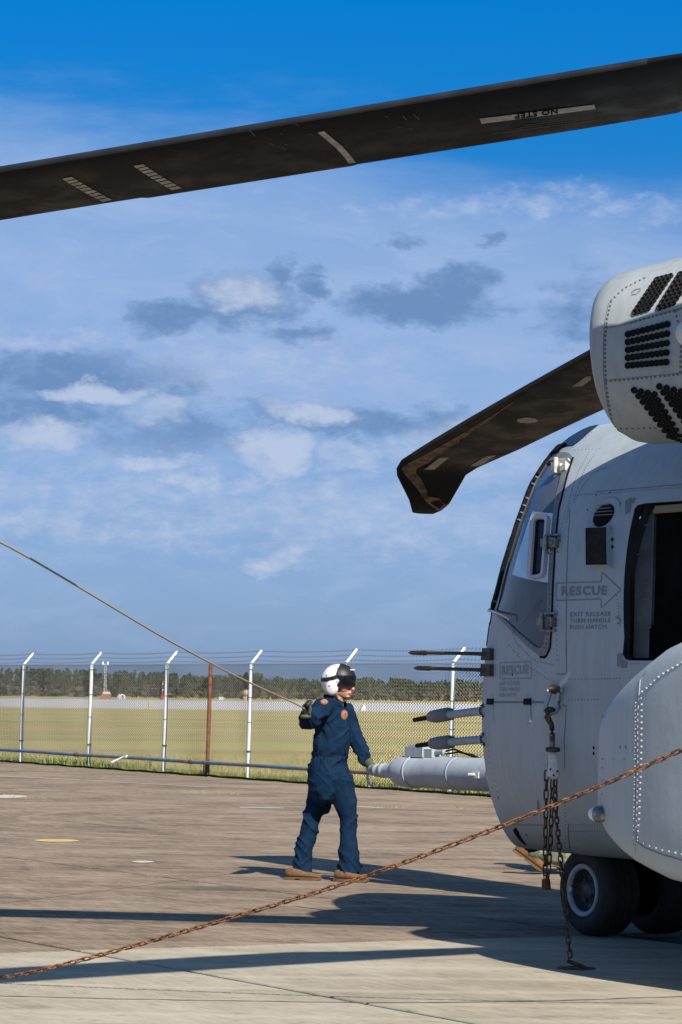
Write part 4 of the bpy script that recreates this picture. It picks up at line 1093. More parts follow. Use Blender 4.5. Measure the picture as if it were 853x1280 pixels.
for fr_, w_ in ((.28, .0028), (.62, .0028), (.98, .0028)):
    mb = MB(); tt = T0; pts = []
    while tt < T1:
        k = (tt/SP) % 1; s_ = 4*k*(1-k)*.03; pts.append(FP(tt, 0, FH+.01-s_)+LEAN*FH+ARM*fr_); tt += .35
    mb.tube(pts, w_, 4, False); bw = mb.build('barbed_wire', M['wire'], fence, FI)
    mb = MB(); tt = T0
    while tt < T1:
        k = (tt/SP) % 1; s_ = 4*k*(1-k)*.03; c = FP(tt, 0, FH+.01-s_)+LEAN*FH+ARM*fr_
        mb.tube([c+Vector((-.012, 0, -.022)), c+Vector((.012, 0, .022))], .006, 3, False); tt += .125
    mb.build('barb', M['wire'], bw, FI, kind='stuff')
mb = MB(); mb.tube([FP(T0, 0, FH)+LEAN*FH, FP(T1, 0, FH)+LEAN*FH], .005, 4); mb.build('tension_wire', M['wire'], fence, FI)
tp = 9.86
rpst = empty('rusty_post', FP(tp, .03), label='rusty brown iron post standing between the white fence posts', cat='post')
RI = Matrix.Translation(-rpst.location)
mb = MB(); mb.tube([FP(tp, .05, .24), FP(tp, .05, 2.06)+LEAN*2], .036, 8); mb.build('pole', M['rust'], rpst, RI)
mb = MB(); mb.tube([FP(tp, .05, -.05), FP(tp, .05, .24)], .042, 8); mb.build('pole_base', M['rubber_seal'], rpst, RI)
rail = empty('pipe_rail', FP(4, .14, .24), label='low flaking blue and brown pipe rail running along the foot of the fence', cat='pipe rail')
RI = Matrix.Translation(-rail.location); tt = T0
rr = random.Random(5)
while tt < T1:
    l = 5.77; m_ = M['pipe_blue'] if tt < 11 else M['pipe_rust']
    mb = MB(); mb.tube([FP(tt, .14, .245), FP(tt+l/2, .14, .245+.006), FP(tt+l, .14, .245)], .032, 8); mb.build('pipe', m_, rail, RI)
    mb = MB(); mb.tube([FP(tt-.07, .14, .245), FP(tt+.07, .14, .245)], .041, 8); mb.build('coupling', M['rust'], rail, RI)
    mb = MB(); mb.tube([FP(tt+.6, .14, .23), FP(tt+.6, .14, -.05)], .016, 6); mb.build('pipe_support', M['rust'], rail, RI)
    tt += l
mb = MB(); c = FP(6.0, .16, .25); mb.tube([c+Vector((-.20, 0, -.10)), c+Vector((0, 0, -.01)), c+FD*.25+UP*.02], [.022, .026, .03], 6); mb.build('pipe_bracket', M['dirt_white'], rail, RI)
c0 = at(459.5, 960, 54.6); c1 = at(460, 976, 54.6); c2 = at(463.5, 986, 54.3); c3 = at(485, 987, 54.0)
tag(MB().tube([c0, c1, c2, c3], .028, 8).build('bent_conduit', M['dirt_white']), 'white bent conduit pipe low by the fence behind the standing person', 'conduit')
tag(MB().tube([FP(T0+i*.5, .30+.03*math.sin(i*1.3), .02+.01*math.sin(i*2.1)) for i in range(76)], .022, 6).build('cable', M['rubber_seal']), 'black cable lying along the pavement edge in front of the fence', 'cable')

# ---------------------------------------------------------------- grass near the fence, weeds in the joints
M['grass_green'] = mat('fresh_grass', (.16, .20, .035), .8, spec=.15, fn=vary((.30, .29, .08), (.19, .29, .045), 1.1, lo=.4, hi=.6))
M['grass_dry'] = mat('dry_grass', (.33, .27, .12), .85, spec=.15, fn=vary((.50, .41, .20), (.34, .32, .11), 1.4, lo=.4, hi=.6))
def blades_of_grass(name, n, fn_, hgt, wd_, m_, z0=-.05):
    V, F = [], []; r_ = random.Random(len(name)*7)
    for _ in range(n):
        p = fn_(r_)
        if p is None: continue
        x, y, hs_ = p; a = r_.uniform(0, 2*PI); h_ = hgt*hs_*r_.uniform(.5, 1.25); w_ = wd_*r_.uniform(.6, 1.3); ln = h_*r_.uniform(.1, .7); b = r_.uniform(0, 2*PI); k = len(V)
        dx_, dy_ = math.cos(a)*w_, math.sin(a)*w_; lx, ly = math.cos(b)*ln, math.sin(b)*ln
        V += [(x-dx_, y-dy_, z0), (x+dx_, y+dy_, z0), (x+lx*.4+dx_*.7, y+ly*.4+dy_*.7, z0+h_*.6), (x+lx*.4-dx_*.7, y+ly*.4-dy_*.7, z0+h_*.6), (x+lx, y+ly, z0+h_)]
        F += [(k, k+1, k+2, k+3), (k+3, k+2, k+4)]
    me = bpy.data.meshes.new(name); me.from_pydata(V, [], F); me.materials.append(m_)
    return link(name, me, kind='stuff')
def verge(r_):
    t = r_.uniform(T0, T1); o = r_.uniform(-1.3, .22); p = FP(t, o)
    g = noise.noise(Vector((t*.45, o*.8, 2.0)))
    lush = .55+.9*max(0, (t-11)/15)+(.9 if 1.5 < t < 5.2 and o > -.8 else 0)
    if r_.random() > lush*(.6+g): return None
    return p.x, p.y, .55+.6*lush*(.5+r_.random()*.5)*(1 if o < .1 else .6)
blades_of_grass('green_verge_grass', 26000, verge, .14, .011, M['grass_green'])
def meadow(r_):
    t = r_.uniform(T0-2, T1); o = -r_.uniform(.2, 1)**1.5*16; p = FP(t, o); return p.x, p.y, r_.uniform(.5, 1.1)
blades_of_grass('dry_field_grass', 26000, meadow, .085, .014, M['grass_dry'])
def weeds(r_):
    k = r_.choice([(10, 996, 60, 999), (60, 997, 95, 1000), (240, 990, 300, 994), (470, 1009, 490, 1010), (0, 993, 12, 995), (360, 1000, 378, 1002), (560, 1010, 600, 1012)])
    t = r_.random(); c = gnd(k[0]+(k[2]-k[0])*t, k[1]+(k[3]-k[1])*t); s_ = .10
    return c.x+r_.gauss(0, s_), c.y+r_.gauss(0, s_*3), r_.uniform(.3, 1)
blades_of_grass('joint_weeds', 150, weeds, .03, .008, M['grass_green'], 0)

# ---------------------------------------------------------------- far wood and airfield markers
def wood_mat(name, a, b_):
    return mat(name, a, .95, spec=.05, fn=vary(a, b_, .16, lo=.4, hi=.62))
WM = [wood_mat('dark_green_foliage', (.046, .062, .024), (.066, .082, .032)), wood_mat('olive_foliage', (.075, .080, .036), (.095, .092, .044)), wood_mat('bare_brown_twigs', (.115, .092, .062), (.145, .115, .08))]
V, F, MI = [], [], []
rw = random.Random(11)
def leafc(c, s_, mi):
    k = len(V); n = Vector((rw.gauss(0, 1), rw.gauss(0, 1), rw.gauss(0, 1)+.4)).normalized(); a = n.orthogonal().normalized(); b = n.cross(a); an = rw.uniform(0, 6.28)
    for j in range(5):
        t = an+j*2*PI/5; V.append(tuple(c+(a*math.cos(t)+b*math.sin(t))*s_*rw.uniform(.5, 1.1)))
    F.append(tuple(range(k, k+5))); MI.append(mi)
for _ in range(2300):
    Y = rw.uniform(505, 640); X = rw.uniform(-130, 150); px = 426+X/Y*FPX
    hb = 4.15+.6*noise.noise(Vector((X*.03, Y*.01, 0)))+.5*noise.noise(Vector((X*.11, 3, 0)))-(1.0 if px > 330 else .35 if px > 180 else 0)
    h = hb*rw.uniform(.80, 1.06)*(Y/540)**.5; r = rw.uniform(.6, 1.25); pine = px < 330 and rw.random() < .7
    x, y = X, Y
    k = len(V); tr = .09
    V.extend([(x-tr, y, -.1), (x+tr, y, -.1), (x+tr*.4, y, h*.8), (x-tr*.4, y, h*.8), (x, y-tr, -.1), (x, y+tr, -.1), (x, y+tr*.4, h*.8), (x, y-tr*.4, h*.8)]); F.extend([(k, k+1, k+2, k+3), (k+4, k+5, k+6, k+7)]); MI.extend([2, 2])
    n = 48 if pine else 42; main = 0 if rw.random() < .6 else 1
    for j in range(n):
        f = rw.random()**.8; z = h*(.10+.90*f)
        rad = r*(1-f*.85)*rw.uniform(.3, 1) if pine else r*math.sqrt(max(.05, 1-(2*f-.95)**2))*rw.uniform(.3, 1)
        t = rw.uniform(0, 6.28); low = f < .42
        leafc(Vector((x+math.cos(t)*rad, y+math.sin(t)*rad, z)), rw.uniform(.14, .34), (2 if low and rw.random() < (.75 if px > 330 else .45) else main if rw.random() < .8 else 1))
    for j in range(7):
        leafc(Vector((x+rw.uniform(-2, 2), y-rw.uniform(0, 3), rw.uniform(.1, 1.5))), rw.uniform(.25, .6), rw.choice((1, 2, 2, 0)))
me = bpy.data.meshes.new('far_wood'); me.from_pydata(V, [], F); me.polygons.foreach_set('material_index', MI)
for q in WM: me.materials.append(q)
link('far_wood', me, kind='stuff')
M['red_paint'] = mat('red_paint', (.42, .06, .035), .6); M['tan_paint'] = mat('tan_paint', (.48, .36, .25), .7); M['yellow_paint'] = mat('yellow_marker', (.60, .42, .05), .6); M['orange_board'] = mat('orange_panel', (.34, .17, .105), .7)
def far_thing(name, x, y, Y, label, cat):
    c = at(x, y, Y); c.z = -.05; o = empty(name, c, label=label, cat=cat); return o, c, Matrix.Translation(-c), Y/FPX
o, c, I, u_ = far_thing('lattice_mast', 131.5, 868, 470, 'white lattice mast standing behind an orange and white box', 'mast')
H_ = 4.75
for sx in (-1, 1):
    for sy in (-1, 1): MB().tube([c+Vector((.17*sx, .17*sy, 0)), c+Vector((.10*sx, .10*sy, H_))], .026, 4).build('mast_leg', M['white'], o, I)
mb = MB()
for k in range(11):
    z0, z1_ = H_*k/11, H_*(k+1)/11; s_ = 1 if k % 2 else -1
    for yy_ in (-.18, .18): mb.tube([c+Vector((-.18*s_, yy_, z0)), c+Vector((.18*s_, yy_, z1_))], .022, 3)
mb.build('lattice_brace', M['white'], o, I, kind='stuff')
MB().box(c+UP*(H_+.1), .9, .3, .1).box(c+UP*(H_+.35)+Vector((-.35, 0, 0)), .22, .22, .4).box(c+UP*(H_+.35)+Vector((.35, 0, 0)), .22, .22, .4).build('lamp_bar', M['white'], o, I)
o, c, I, u_ = far_thing('equipment_hut', 133, 869, 455, 'small orange and white box at the foot of the mast', 'equipment hut')
MB().box(c+UP*.35, 1.4, .8, .7).build('hut_wall', M['orange_board'], o, I); MB().box(c+UP*.83+Vector((.05, 0, 0)), 1.0, .7, .26).build('hut_roof', M['white'], o, I)
MB().box(c+UP*1.06+Vector((.1, 0, 0)), .5, .5, .2).build('hut_top', M['orange_board'], o, I)
o, c, I, u_ = far_thing('white_cabinet', 152, 871, 450, 'low white rounded cabinet on the grass right of the mast', 'cabinet')
MB().lathe(c, UP, [(0, .62), (.35, .6), (.6, .42), (.7, .15), (.72, .01)], 14).build('cabinet_shell', M['dirt_white'], o, I); MB().box(c+Vector((.2, -.62, .3)), .3, .05, .4).build('cabinet_door', M['wire'], o, I)
o, c, I, u_ = far_thing('striped_pole', 203.5, 871, 450, 'thin red and white striped pole beyond the runway', 'marker pole')
for k in range(5): MB().tube([c+UP*(.55+.48*k), c+UP*(.55+.48*(k+1))], .07, 6).build('pole_band', M['white'] if k % 2 else M['red_paint'], o, I)
MB().lathe(c, UP, [(0, .42), (.5, .3), (.62, .1), (.63, .01)], 10).build('pole_foot', M['red_paint'], o, I)
o, c, I, u_ = far_thing('tan_beacon', 308, 871, 450, 'squat tan beacon with a round top beyond the runway', 'beacon')
MB().lathe(c, UP, [(0, .5), (.55, .45), (.6, .3), (.62, .01)], 12).build('beacon_base', M['tan_paint'], o, I); MB().lathe(c+UP*.9, UP, [(-.3, .2), (-.2, .45), (.1, .55), (.4, .42), (.6, .15), (.62, .01)], 12).build('beacon_head', M['tan_paint'], o, I); MB().box(c+Vector((.35, -.3, .3)), .5, .3, .55).build('beacon_box', M['rust'], o, I)
o, c, I, u_ = far_thing('white_box', 277, 872, 450, 'tiny white box on the grass left of the tan beacon', 'box')
MB().box(c+UP*.22, .65, .5, .38).build('box_body', M['dirt_white'], o, I); MB().box(c+UP*.44, .72, .56, .06).build('box_lid', M['white'], o, I)
o, c, I, u_ = far_thing('yellow_marker', 186, 884, 240, 'small yellow marker post at the near edge of the runway', 'marker')
MB().tube([c, c+UP*.5], [.07, .05], 8).build('marker_post', M['yellow_paint'], o, I); MB().box(c+UP*.55, .14, .05, .14).build('marker_plate', M['yellow_paint'], o, I)
o, c, I, u_ = far_thing('white_marker', 453, 884, 262, 'white wedge shaped marker board by the runway right of the person', 'marker')
MB().add([c+Vector(q) for q in ((-.12, 0, 0), (.30, 0, 0), (.30, 0, .30), (.12, 0, .62), (-.12, .3, 0), (.30, .3, 0), (.30, .3, .30), (.12, .3, .62))], [(0, 1, 2, 3), (7, 6, 5, 4), (0, 4, 5, 1), (1, 5, 6, 2), (2, 6, 7, 3), (3, 7, 4, 0)], False).build('marker_board', M['white'], o, I)
MB().add([c+Vector(q) for q in ((-.3, .1, 0), (-.1, .1, 0), (.08, .1, .58), (-.3, .4, 0), (-.1, .4, 0), (.08, .4, .58))], [(0, 1, 2), (5, 4, 3), (0, 3, 4, 1), (1, 4, 5, 2), (2, 5, 3, 0)], False).build('marker_back', M['seam'], o, I)

# ---------------------------------------------------------------- people
def cloth_fn(c, c2):
    def f(t, b):
        p = pos(t); n = t.noise(p, 9, 6, .6); w_ = t.noise(p, 260, 2, .5)
        t.put(b.inputs['Base Color'], t.ramp(n, [(.35, c), (.65, c2)])); bump(t, b, t.m('MULTIPLY_ADD', n, 2.0, t.m('MULTIPLY', w_, .15)), .5, .01)
    return f
M['navy'] = mat('navy_coverall', (.005, .020, .048), .85, spec=.1, fn=cloth_fn((.0038, .0155, .040), (.0066, .0245, .058)))
M['navy_dark'] = mat('navy_seam', (.006, .016, .04), .9)
M['skin'] = mat('skin', (.50, .235, .165), .5, fn=vary((.46, .20, .14), (.56, .28, .20), 30))
M['lip'] = mat('lips', (.40, .13, .10), .5)
M['helmet'] = mat('helmet_white', (.74, .73, .70), .35, coat=.2, fn=vary((.16, .155, .15), (.74, .73, .70), 26, lo=.33, hi=.40))
M['visor'] = mat('black_visor', (.006, .006, .007), .12, spec=.35)
M['black_trim'] = mat('black_trim', (.012, .012, .013), .5)
M['glove_black'] = mat('black_leather_glove', (.014, .014, .013), .6)
M['glove_olive'] = mat('olive_glove', (.085, .092, .05), .8)
M['boot'] = mat('tan_suede_boot', (.155, .082, .034), .85, fn=vary((.115, .06, .025), (.195, .108, .046), 22))
M['sole'] = mat('tan_sole', (.115, .065, .03), .8)
M['patch_brown'] = mat('patch_brown', (.23, .095, .05), .8); M['patch_tan'] = mat('patch_tan', (.30, .185, .115), .8)
M['camo'] = mat('woodland_trousers', (.15, .16, .11), .9, fn=vary((.09, .105, .07), (.22, .225, .16), 14, lo=.45, hi=.55))
M['camo_top'] = mat('olive_shirt', (.10, .11, .07), .9)

def limb(mb, pts, rx, ry, side, n=16):
    rows = []; side = Vector(side)
    for i, p in enumerate(pts):
        t = (pts[min(i+1, len(pts)-1)]-pts[max(i-1, 0)]).normalized(); a = (side-t*side.dot(t)).normalized(); b = t.cross(a)
        rows.append([p+a*rx[i]*math.cos(2*PI*k/n)+b*ry[i]*math.sin(2*PI*k/n) for k in range(n)])
    mb.grid(rows, True, True); mb.add(rows[0], [tuple(range(n))]); mb.add(rows[-1], [tuple(range(n))[::-1]]); return mb
def ball(mb, c, rx, ry, rz, fr=None, n=14):
    fr = fr or Matrix.Identity(3); rows = []
    for i in range(n+1):
        t = PI*i/n-PI/2; rows.append([Vector(c)+fr @ Vector((math.cos(t)*math.cos(2*PI*k/n)*rx, math.cos(t)*math.sin(2*PI*k/n)*ry, math.sin(t)*rz)) for k in range(n)])
    return mb.grid(rows, True, True)
def fuse(mb, name, m, voxel, it=3, disp=None):
    # every closed shell is united into one continuous skin
    me = mb.mesh(name, m); bm = bmesh.new(); bm.from_mesh(me); bmesh.ops.remove_doubles(bm, verts=bm.verts, dist=1e-5)
    bmesh.ops.recalc_face_normals(bm, faces=bm.faces); bm.to_mesh(me); bm.free()
    o = bpy.data.objects.new(name, me); COL.objects.link(o)
    r = o.modifiers.new('r', 'REMESH'); r.mode = 'VOXEL'; r.voxel_size = voxel; r.use_smooth_shade = True
    q = o.modifiers.new('s', 'SMOOTH'); q.iterations = it; q.factor = .5
    dg = bpy.context.evaluated_depsgraph_get(); dg.update()
    out = bpy.data.meshes.new_from_object(o.evaluated_get(dg)); bpy.data.objects.remove(o); out.name = name
    if disp:
        co = [v.co.copy() for v in out.vertices]; no = [v.normal.copy() for v in out.vertices]
        for v, c, n in zip(out.vertices, co, no): v.co = c+n*disp(c)
    out.polygons.foreach_set('use_smooth', [True]*len(out.polygons))
    out.materials.clear(); out.materials.append(m); out.update(); return out
YP = 27.75
def P(x, y, d=0.0): return at(x, y, YP+d)
FR = Vector((.93, -.36, 0)).normalized(); RT = Vector((FR.y, -FR.x, 0))     # facing, and the right-hand side (towards the camera)
per = empty('person', gnd(405, 1100), label='person in navy coveralls and white flight helmet walking while holding a rope', cat='person')
PI_ = Matrix.Translation(-per.location)
def into(me, name, parent, **kw):
    me.transform(PI_); return link(name, me, parent, **kw)
mb = MB()
tors = [(877.5, 417, .055, .065), (880.5, 416, .08, .125), (885, 415.5, .112, .178), (893, 416, .137, .2), (905, 416.5, .152, .192), (920, 415.5, .156, .186), (933, 414, .157, .182),
        (942, 413.5, .150, .174), (950, 412.5, .158, .180), (962, 411, .172, .192), (976, 411, .176, .196), (988, 412, .168, .19), (998, 413.5, .13, .16), (1005, 414, .07, .09)]
limb(mb, [P(x, y) for y, x, a, b in tors], [b for *_, b in tors], [a for _, _, a, _ in tors], RT, 24)
lf = [(424, 972, .118), (428.5, 990, .112), (433.5, 1008, .096), (436.5, 1024, .079), (435, 1040, .073), (435.5, 1056, .081), (436.5, 1072, .093), (437, 1091, .104)]
limb(mb, [P(x, y, -.10) for x, y, r in lf], [r*.95 for *_, r in lf], [r for *_, r in lf], RT)
lr = [(405, 974, .116), (400.5, 992, .106), (395.5, 1010, .094), (389, 1027, .083), (384.5, 1044, .079), (380.5, 1061, .076), (378.5, 1077, .086), (378, 1093.5, .100)]
limb(mb, [P(x, y, .10) for x, y, r in lr], [r*.95 for *_, r in lr], [r for *_, r in lr], RT)
ar = [(410, 886, -.10, .080), (404, 885, -.18, .088), (397, 892, -.28, .082), (388, 901, -.40, .077), (384.5, 901.5, -.50, .072), (383, 897.5, -.60, .064), (382.2, 894.5, -.67, .056)]
limb(mb, [P(x, y, d) for x, y, d, r in ar], [r for *_, r in ar], [r for *_, r in ar], UP)
al = [(424, 887, .10, .08), (431, 887, .15, .086), (438.5, 904, .17, .078), (445.5, 924, .14, .073), (452.5, 938, .08, .068), (458.5, 949, .03, .062), (461, 953.5, .0, .054)]
limb(mb, [P(x, y, d) for x, y, d, r in al], [r for *_, r in al], [r for *_, r in al], RT)
def nz(p, f, o=0): return noise.noise(Vector((p.x*f[0]+o, p.y*f[1], p.z*f[2])))
BZ = [1100-946.0, 1100-1030.0, 1100-1080.0]
def wrinkle(p):
    yy_ = 862-(p.z-CAMZ)/p.y*FPX                              # height expressed as a row of the photograph
    k = lambda c, w: math.exp(-((yy_-c)/w)**2)
    def folds(ca, sa, lo_, hi_, off):
        u_, v_ = p.x*ca+p.z*sa, -p.x*sa+p.z*ca; w_ = noise.noise(Vector((p.x*3+off, p.y*3, p.z*3)))*.05
        r_ = 1-min(1, abs(noise.noise(Vector((u_*lo_+off, p.y*4, (v_+w_)*hi_))))*2.6)
        return r_*r_
    m1 = max(0, .5+1.3*noise.noise(Vector((p.x*4, p.y*4+9, p.z*4)))); m2 = max(0, .5+1.3*noise.noise(Vector((p.x*4+5, p.y*4, p.z*4-7))))
    amp = .36+1.0*k(1016, 17)+.55*k(1078, 13)+.9*k(952, 13)+.6*k(905, 15)+.2*k(1045, 14)
    d = amp*.028*(m1*(folds(.80, .60, 2.5, 13, 0)-.35)+m2*(folds(.62, -.78, 2.5, 14, 4)-.35))+.006*noise.noise(p*4.5)
    if 940 < yy_ < 958 and p.x < -.02: d += .0035*math.sin(p.x*210)*k(949, 6)   # gathered elastic at the back
    d -= .010*k(945.5, 2.2)
    return d
body_me = fuse(mb, 'body', M['navy'], .0085, 3, wrinkle)
PS = Surf(body_me, Matrix.Identity(4))
body = into(body_me, 'body', per)
def ppart(mb, name, m, parent=None): return mb.build(name, m, parent or per, PI_)
mb = MB()                                                       # seams, zip, pocket lines
for px, w_ in (([(404, 943), (415, 944), (428, 946.5), (437, 947)], .010), ([(425, 884), (431, 900), (435, 920), (437, 944)], .010), ([(429, 958), (440, 985), (443, 1012)], .006),
               ([(404, 905), (400, 925), (398, 942)], .005), ([(415, 968), (424, 974), (430, 985)], .007), ([(425, 907), (436, 907)], .006)):
    ribbon(mb, PS, V2(px), w_, .002)
ppart(mb, 'seam', M['navy_dark'], body)
def emblem(x, y, rx, ry):
    mb = MB(); n = 22
    ring = [PS.hit(x+rx*math.cos(2*PI*k/n), y+ry*math.sin(2*PI*k/n)) for k in range(n)]; c = PS.hit(x, y)
    mb.add([p+q*.006 for p, q in ring]+[c[0]+c[1]*.010], [(k, (k+1) % n, n) for k in range(n)]); a = ppart(mb, 'emblem', M['patch_brown'], body)
    mb = MB(); ring = [PS.hit(x+rx*.72*math.cos(2*PI*k/n), y+ry*.72*math.sin(2*PI*k/n)) for k in range(n)]
    mb.add([p+q*.010 for p, q in ring]+[c[0]+c[1]*.014], [(k, (k+1) % n, n) for k in range(n)]); ppart(mb, 'emblem', M['patch_tan'], body)
    mb = MB()
    for dx_, dy_, w_, h_ in ((0, -.1, .34, .10), (0, .1, .12, .34), (.1, .32, .3, .08)):
        q = [PS.hit(x+rx*(dx_+sx*w_), y+ry*(dy_+sy*h_)) for sx, sy in ((-1, -1), (1, -1), (1, 1), (-1, 1))]; mb.add([p+m_*.016 for p, m_ in q], [(0, 1, 2, 3)], False)
    ppart(mb, 'emblem', M['red_paint'] if ry > 4 else M['stencil'], body)
emblem(405.5, 877.8, 4.6, 3.4); emblem(430, 893.5, 4.2, 6.2)
# collar
mb = MB(); rows = []
for h_, r_ in ((0, .082), (.03, .080), (.055, .088), (.05, .096), (.01, .094)):
    rows.append([P(418.5, 880.5)+UP*h_+(FR*math.cos(t)*1.0+RT*math.sin(t)*1.05)*r_ + UP*(-.03*math.cos(t)) for t in [.35+(2*PI-.7)*k/24 for k in range(25)]])
ppart(mb.grid(rows, True), 'collar', M['navy'], body)
# boots
def boot(heel, dirv, upv, L, parent, hgt=.094):
    dirv = dirv.normalized(); upv = (upv-dirv*upv.dot(dirv)).normalized(); sdv = dirv.cross(upv)
    mb = MB(); rows = []
    for u_, w_, h0, h1 in ((0, .018, .03, hgt*.9), (.03, .034, .022, hgt), (.15, .042, .02, hgt*1.1), (.35, .042, .02, hgt*1.02), (.55, .046, .02, hgt*.78), (.75, .050, .02, hgt*.66), (.9, .046, .02, hgt*.55), (.98, .030, .022, hgt*.40), (1.0, .012, .026, hgt*.33)):
        c = heel+dirv*L*u_; row = []
        for k in range(16):
            t = 2*PI*k/16; cz, sx = math.sin(t), math.cos(t); row.append(c+sdv*w_*math.copysign(abs(sx)**.7, sx)+upv*((h0+h1)/2+(h1-h0)/2*math.copysign(abs(cz)**.8, cz)))
        rows.append(row)
    mb.grid(rows, True, True); mb.add(rows[0], [tuple(range(16))]); mb.add(rows[-1], [tuple(range(16))[::-1]])
    b = mb.build('boot', M['boot'], parent, Matrix.Translation(-parent.location)); fix_normals(b.data)
    mb = MB(); rows = []
    for u_, w_, zb in ((-.006, .018, .0), (0, .033, 0), (.10, .041, 0), (.29, .041, 0), (.30, .040, .011), (.42, .040, .011), (.43, .042, 0), (.6, .046, 0), (.8, .049, 0), (.93, .042, .002), (1.0, .024, .010), (1.006, .01, .012)):
        c = heel+dirv*L*u_; rows.append([c+sdv*w_+upv*zb, c+sdv*w_+upv*.024, c-sdv*w_+upv*.024, c-sdv*w_+upv*zb])
    mb.grid(rows, False, True); mb.add(rows[0], [(0, 1, 2, 3)], False); mb.add(rows[-1], [(3, 2, 1, 0)], False)
    s_ = mb.build('sole', M['sole'], b, Matrix.Translation(-parent.location)); fix_normals(s_.data)
    return b
g1_ = gnd(363.5, 1101); g2_ = gnd(424.5, 1101)
g1_.y = YP+.08; g1_.x = (363-426.5)/FPX*g1_.y; g2_.y = YP-.10; g2_.x = (424.5-426.5)/FPX*g2_.y; g1_.z = g2_.z = .002
boot(g1_, FR*1.0+RT*-.1, UP, .318, per); boot(g2_, FR+RT*.12, UP, .318, per)
# hands in gloves: palm, four fingers of different length and a thumb, one skin each
def hand(wrist, dirv, palm_n, thumb_side, curl, name, m, parent, sp=1.0, spread=.10):
    d = dirv.normalized(); pn = (palm_n-d*palm_n.dot(d)).normalized(); s_ = d.cross(pn)*thumb_side; mb = MB()
    fr = Matrix((d, s_, pn)).transposed()
    limb(mb, [wrist-d*.03, wrist+d*.0, wrist+d*.045, wrist+d*.092], [.030, .033, .041, .040], [.026, .024, .020, .016], s_)
    for i, (off, L) in enumerate(((.030, .070), (.010, .078), (-.011, .073), (-.030, .058))):
        p = wrist+d*.088+s_*off; dd = (d+s_*off*spread*10).normalized(); pts = [p-dd*.015]; a = 0; rr_ = [.0105, .0105, .0098, .0092, .0075]
        for j, (fl, cu) in enumerate(((.42, .35), (.33, .40), (.25, .25))):
            a += curl*cu*PI*(1+.08*i); p = p+(dd*math.cos(a)+pn*math.sin(a))*L*fl; pts.append(p)
        pts.append(p+(dd*math.cos(a)+pn*math.sin(a))*.006)
        limb(mb, pts, rr_, rr_, s_, 8)
    p = wrist+d*.03+s_*.030; pts = [p, p+s_*.022+d*.018+pn*.008, p+s_*.034+d*.044+pn*(.010+.02*curl), p+s_*.034+d*.066+pn*(.012+.035*curl)]
    limb(mb, pts, [.015, .013, .0115, .009], [.015, .013, .0115, .009], pn, 8)
    me = fuse(mb, name, m, .0042, 2); return into(me, name, parent)
wr_ = P(382.2, 893.8, -.685)
hr = hand(wr_, Vector((-.12, -.25, 1)), Vector((.9, -.3, .1)), 1, .62, 'glove', M['glove_black'], per)
ball_me = MB(); ball(ball_me, wr_+Vector((0, 0, -.012)), .047, .047, .022); ppart(ball_me, 'glove_cuff', M['glove_olive'], hr)
mb = MB(); limb(mb, [wr_+Vector((.028, -.02, .02)), wr_+Vector((.036, -.035, .06)), wr_+Vector((.036, -.045, .082))], [.03, .028, .018], [.012, .014, .010], Vector((.4, -.9, 0))); ppart(mb, 'glove_back', M['glove_olive'], hr)
wl = P(461.5, 954.5, -.01)
hl = hand(wl, Vector((.55, -.12, -.9)), Vector((.75, .25, .35)), -1, .40, 'glove', M['glove_black'], per)
mb = MB(); limb(mb, [wl-Vector((.01, 0, -.02)), wl+Vector((.015, -.022, -.02)), wl+Vector((.045, -.03, -.055))], [.045, .044, .034], [.036, .02, .012], Vector((.6, -.5, .5))); ppart(mb, 'glove_back', M['glove_olive'], hl)
# head
HC = P(426.5, 855.5, -.01); HF = Vector((.905, -.425, 0)).normalized(); HR_ = Vector((HF.y, -HF.x, 0)); HFM = Matrix((HF, -HR_, UP)).transposed()
def HP(f, r, z): return HC+HF*f+HR_*r+UP*z
mb = MB()
ball(mb, HP(-.005, 0, .02), .098, .076, .105, HFM); ball(mb, HP(.028, 0, -.055), .062, .058, .070, HFM); ball(mb, HP(.062, 0, -.105), .030, .030, .022, HFM)
limb(mb, [HP(.088, 0, .005), HP(.104, 0, -.022), HP(.116, 0, -.040), HP(.100, 0, -.052)], [.010, .013, .018, .012], [.010, .014, .012, .010], HR_, 10)
ball(mb, HP(.045, .044, -.035), .036, .026, .032, HFM); ball(mb, HP(.045, -.044, -.035), .036, .026, .032, HFM)
ball(mb, HP(.082, 0, -.072), .018, .030, .016, HFM); ball(mb, HP(.072, 0, .018), .030, .055, .014, HFM)
limb(mb, [HP(-.045, 0, -.20), HP(-.03, 0, -.13), HP(-.01, 0, -.06)], [.062, .058, .056], [.062, .058, .056], HR_)
for sg in (-1, 1): ball(mb, HP(-.01, .076*sg, -.01), .020, .012, .032, HFM, 10)
head = into(fuse(mb, 'head', M['skin'], .0055, 2), 'head', per)
mb = MB(); limb(mb, [HP(.088, -.026, -.075), HP(.098, 0, -.0715), HP(.088, .026, -.075)], [.004, .0065, .004], [.004, .006, .004], UP, 8); limb(mb, [HP(.086, -.022, -.084), HP(.096, 0, -.084), HP(.086, .022, -.084)], [.004, .007, .004], [.004, .006, .004], UP, 8); ppart(mb, 'lips', M['lip'], head)
mb = MB()
for sg in (-1, 1): ball(mb, HP(.078, .031*sg, .0), .012, .013, .010, HFM, 10)
ppart(mb, 'eyes', M['white'], head)
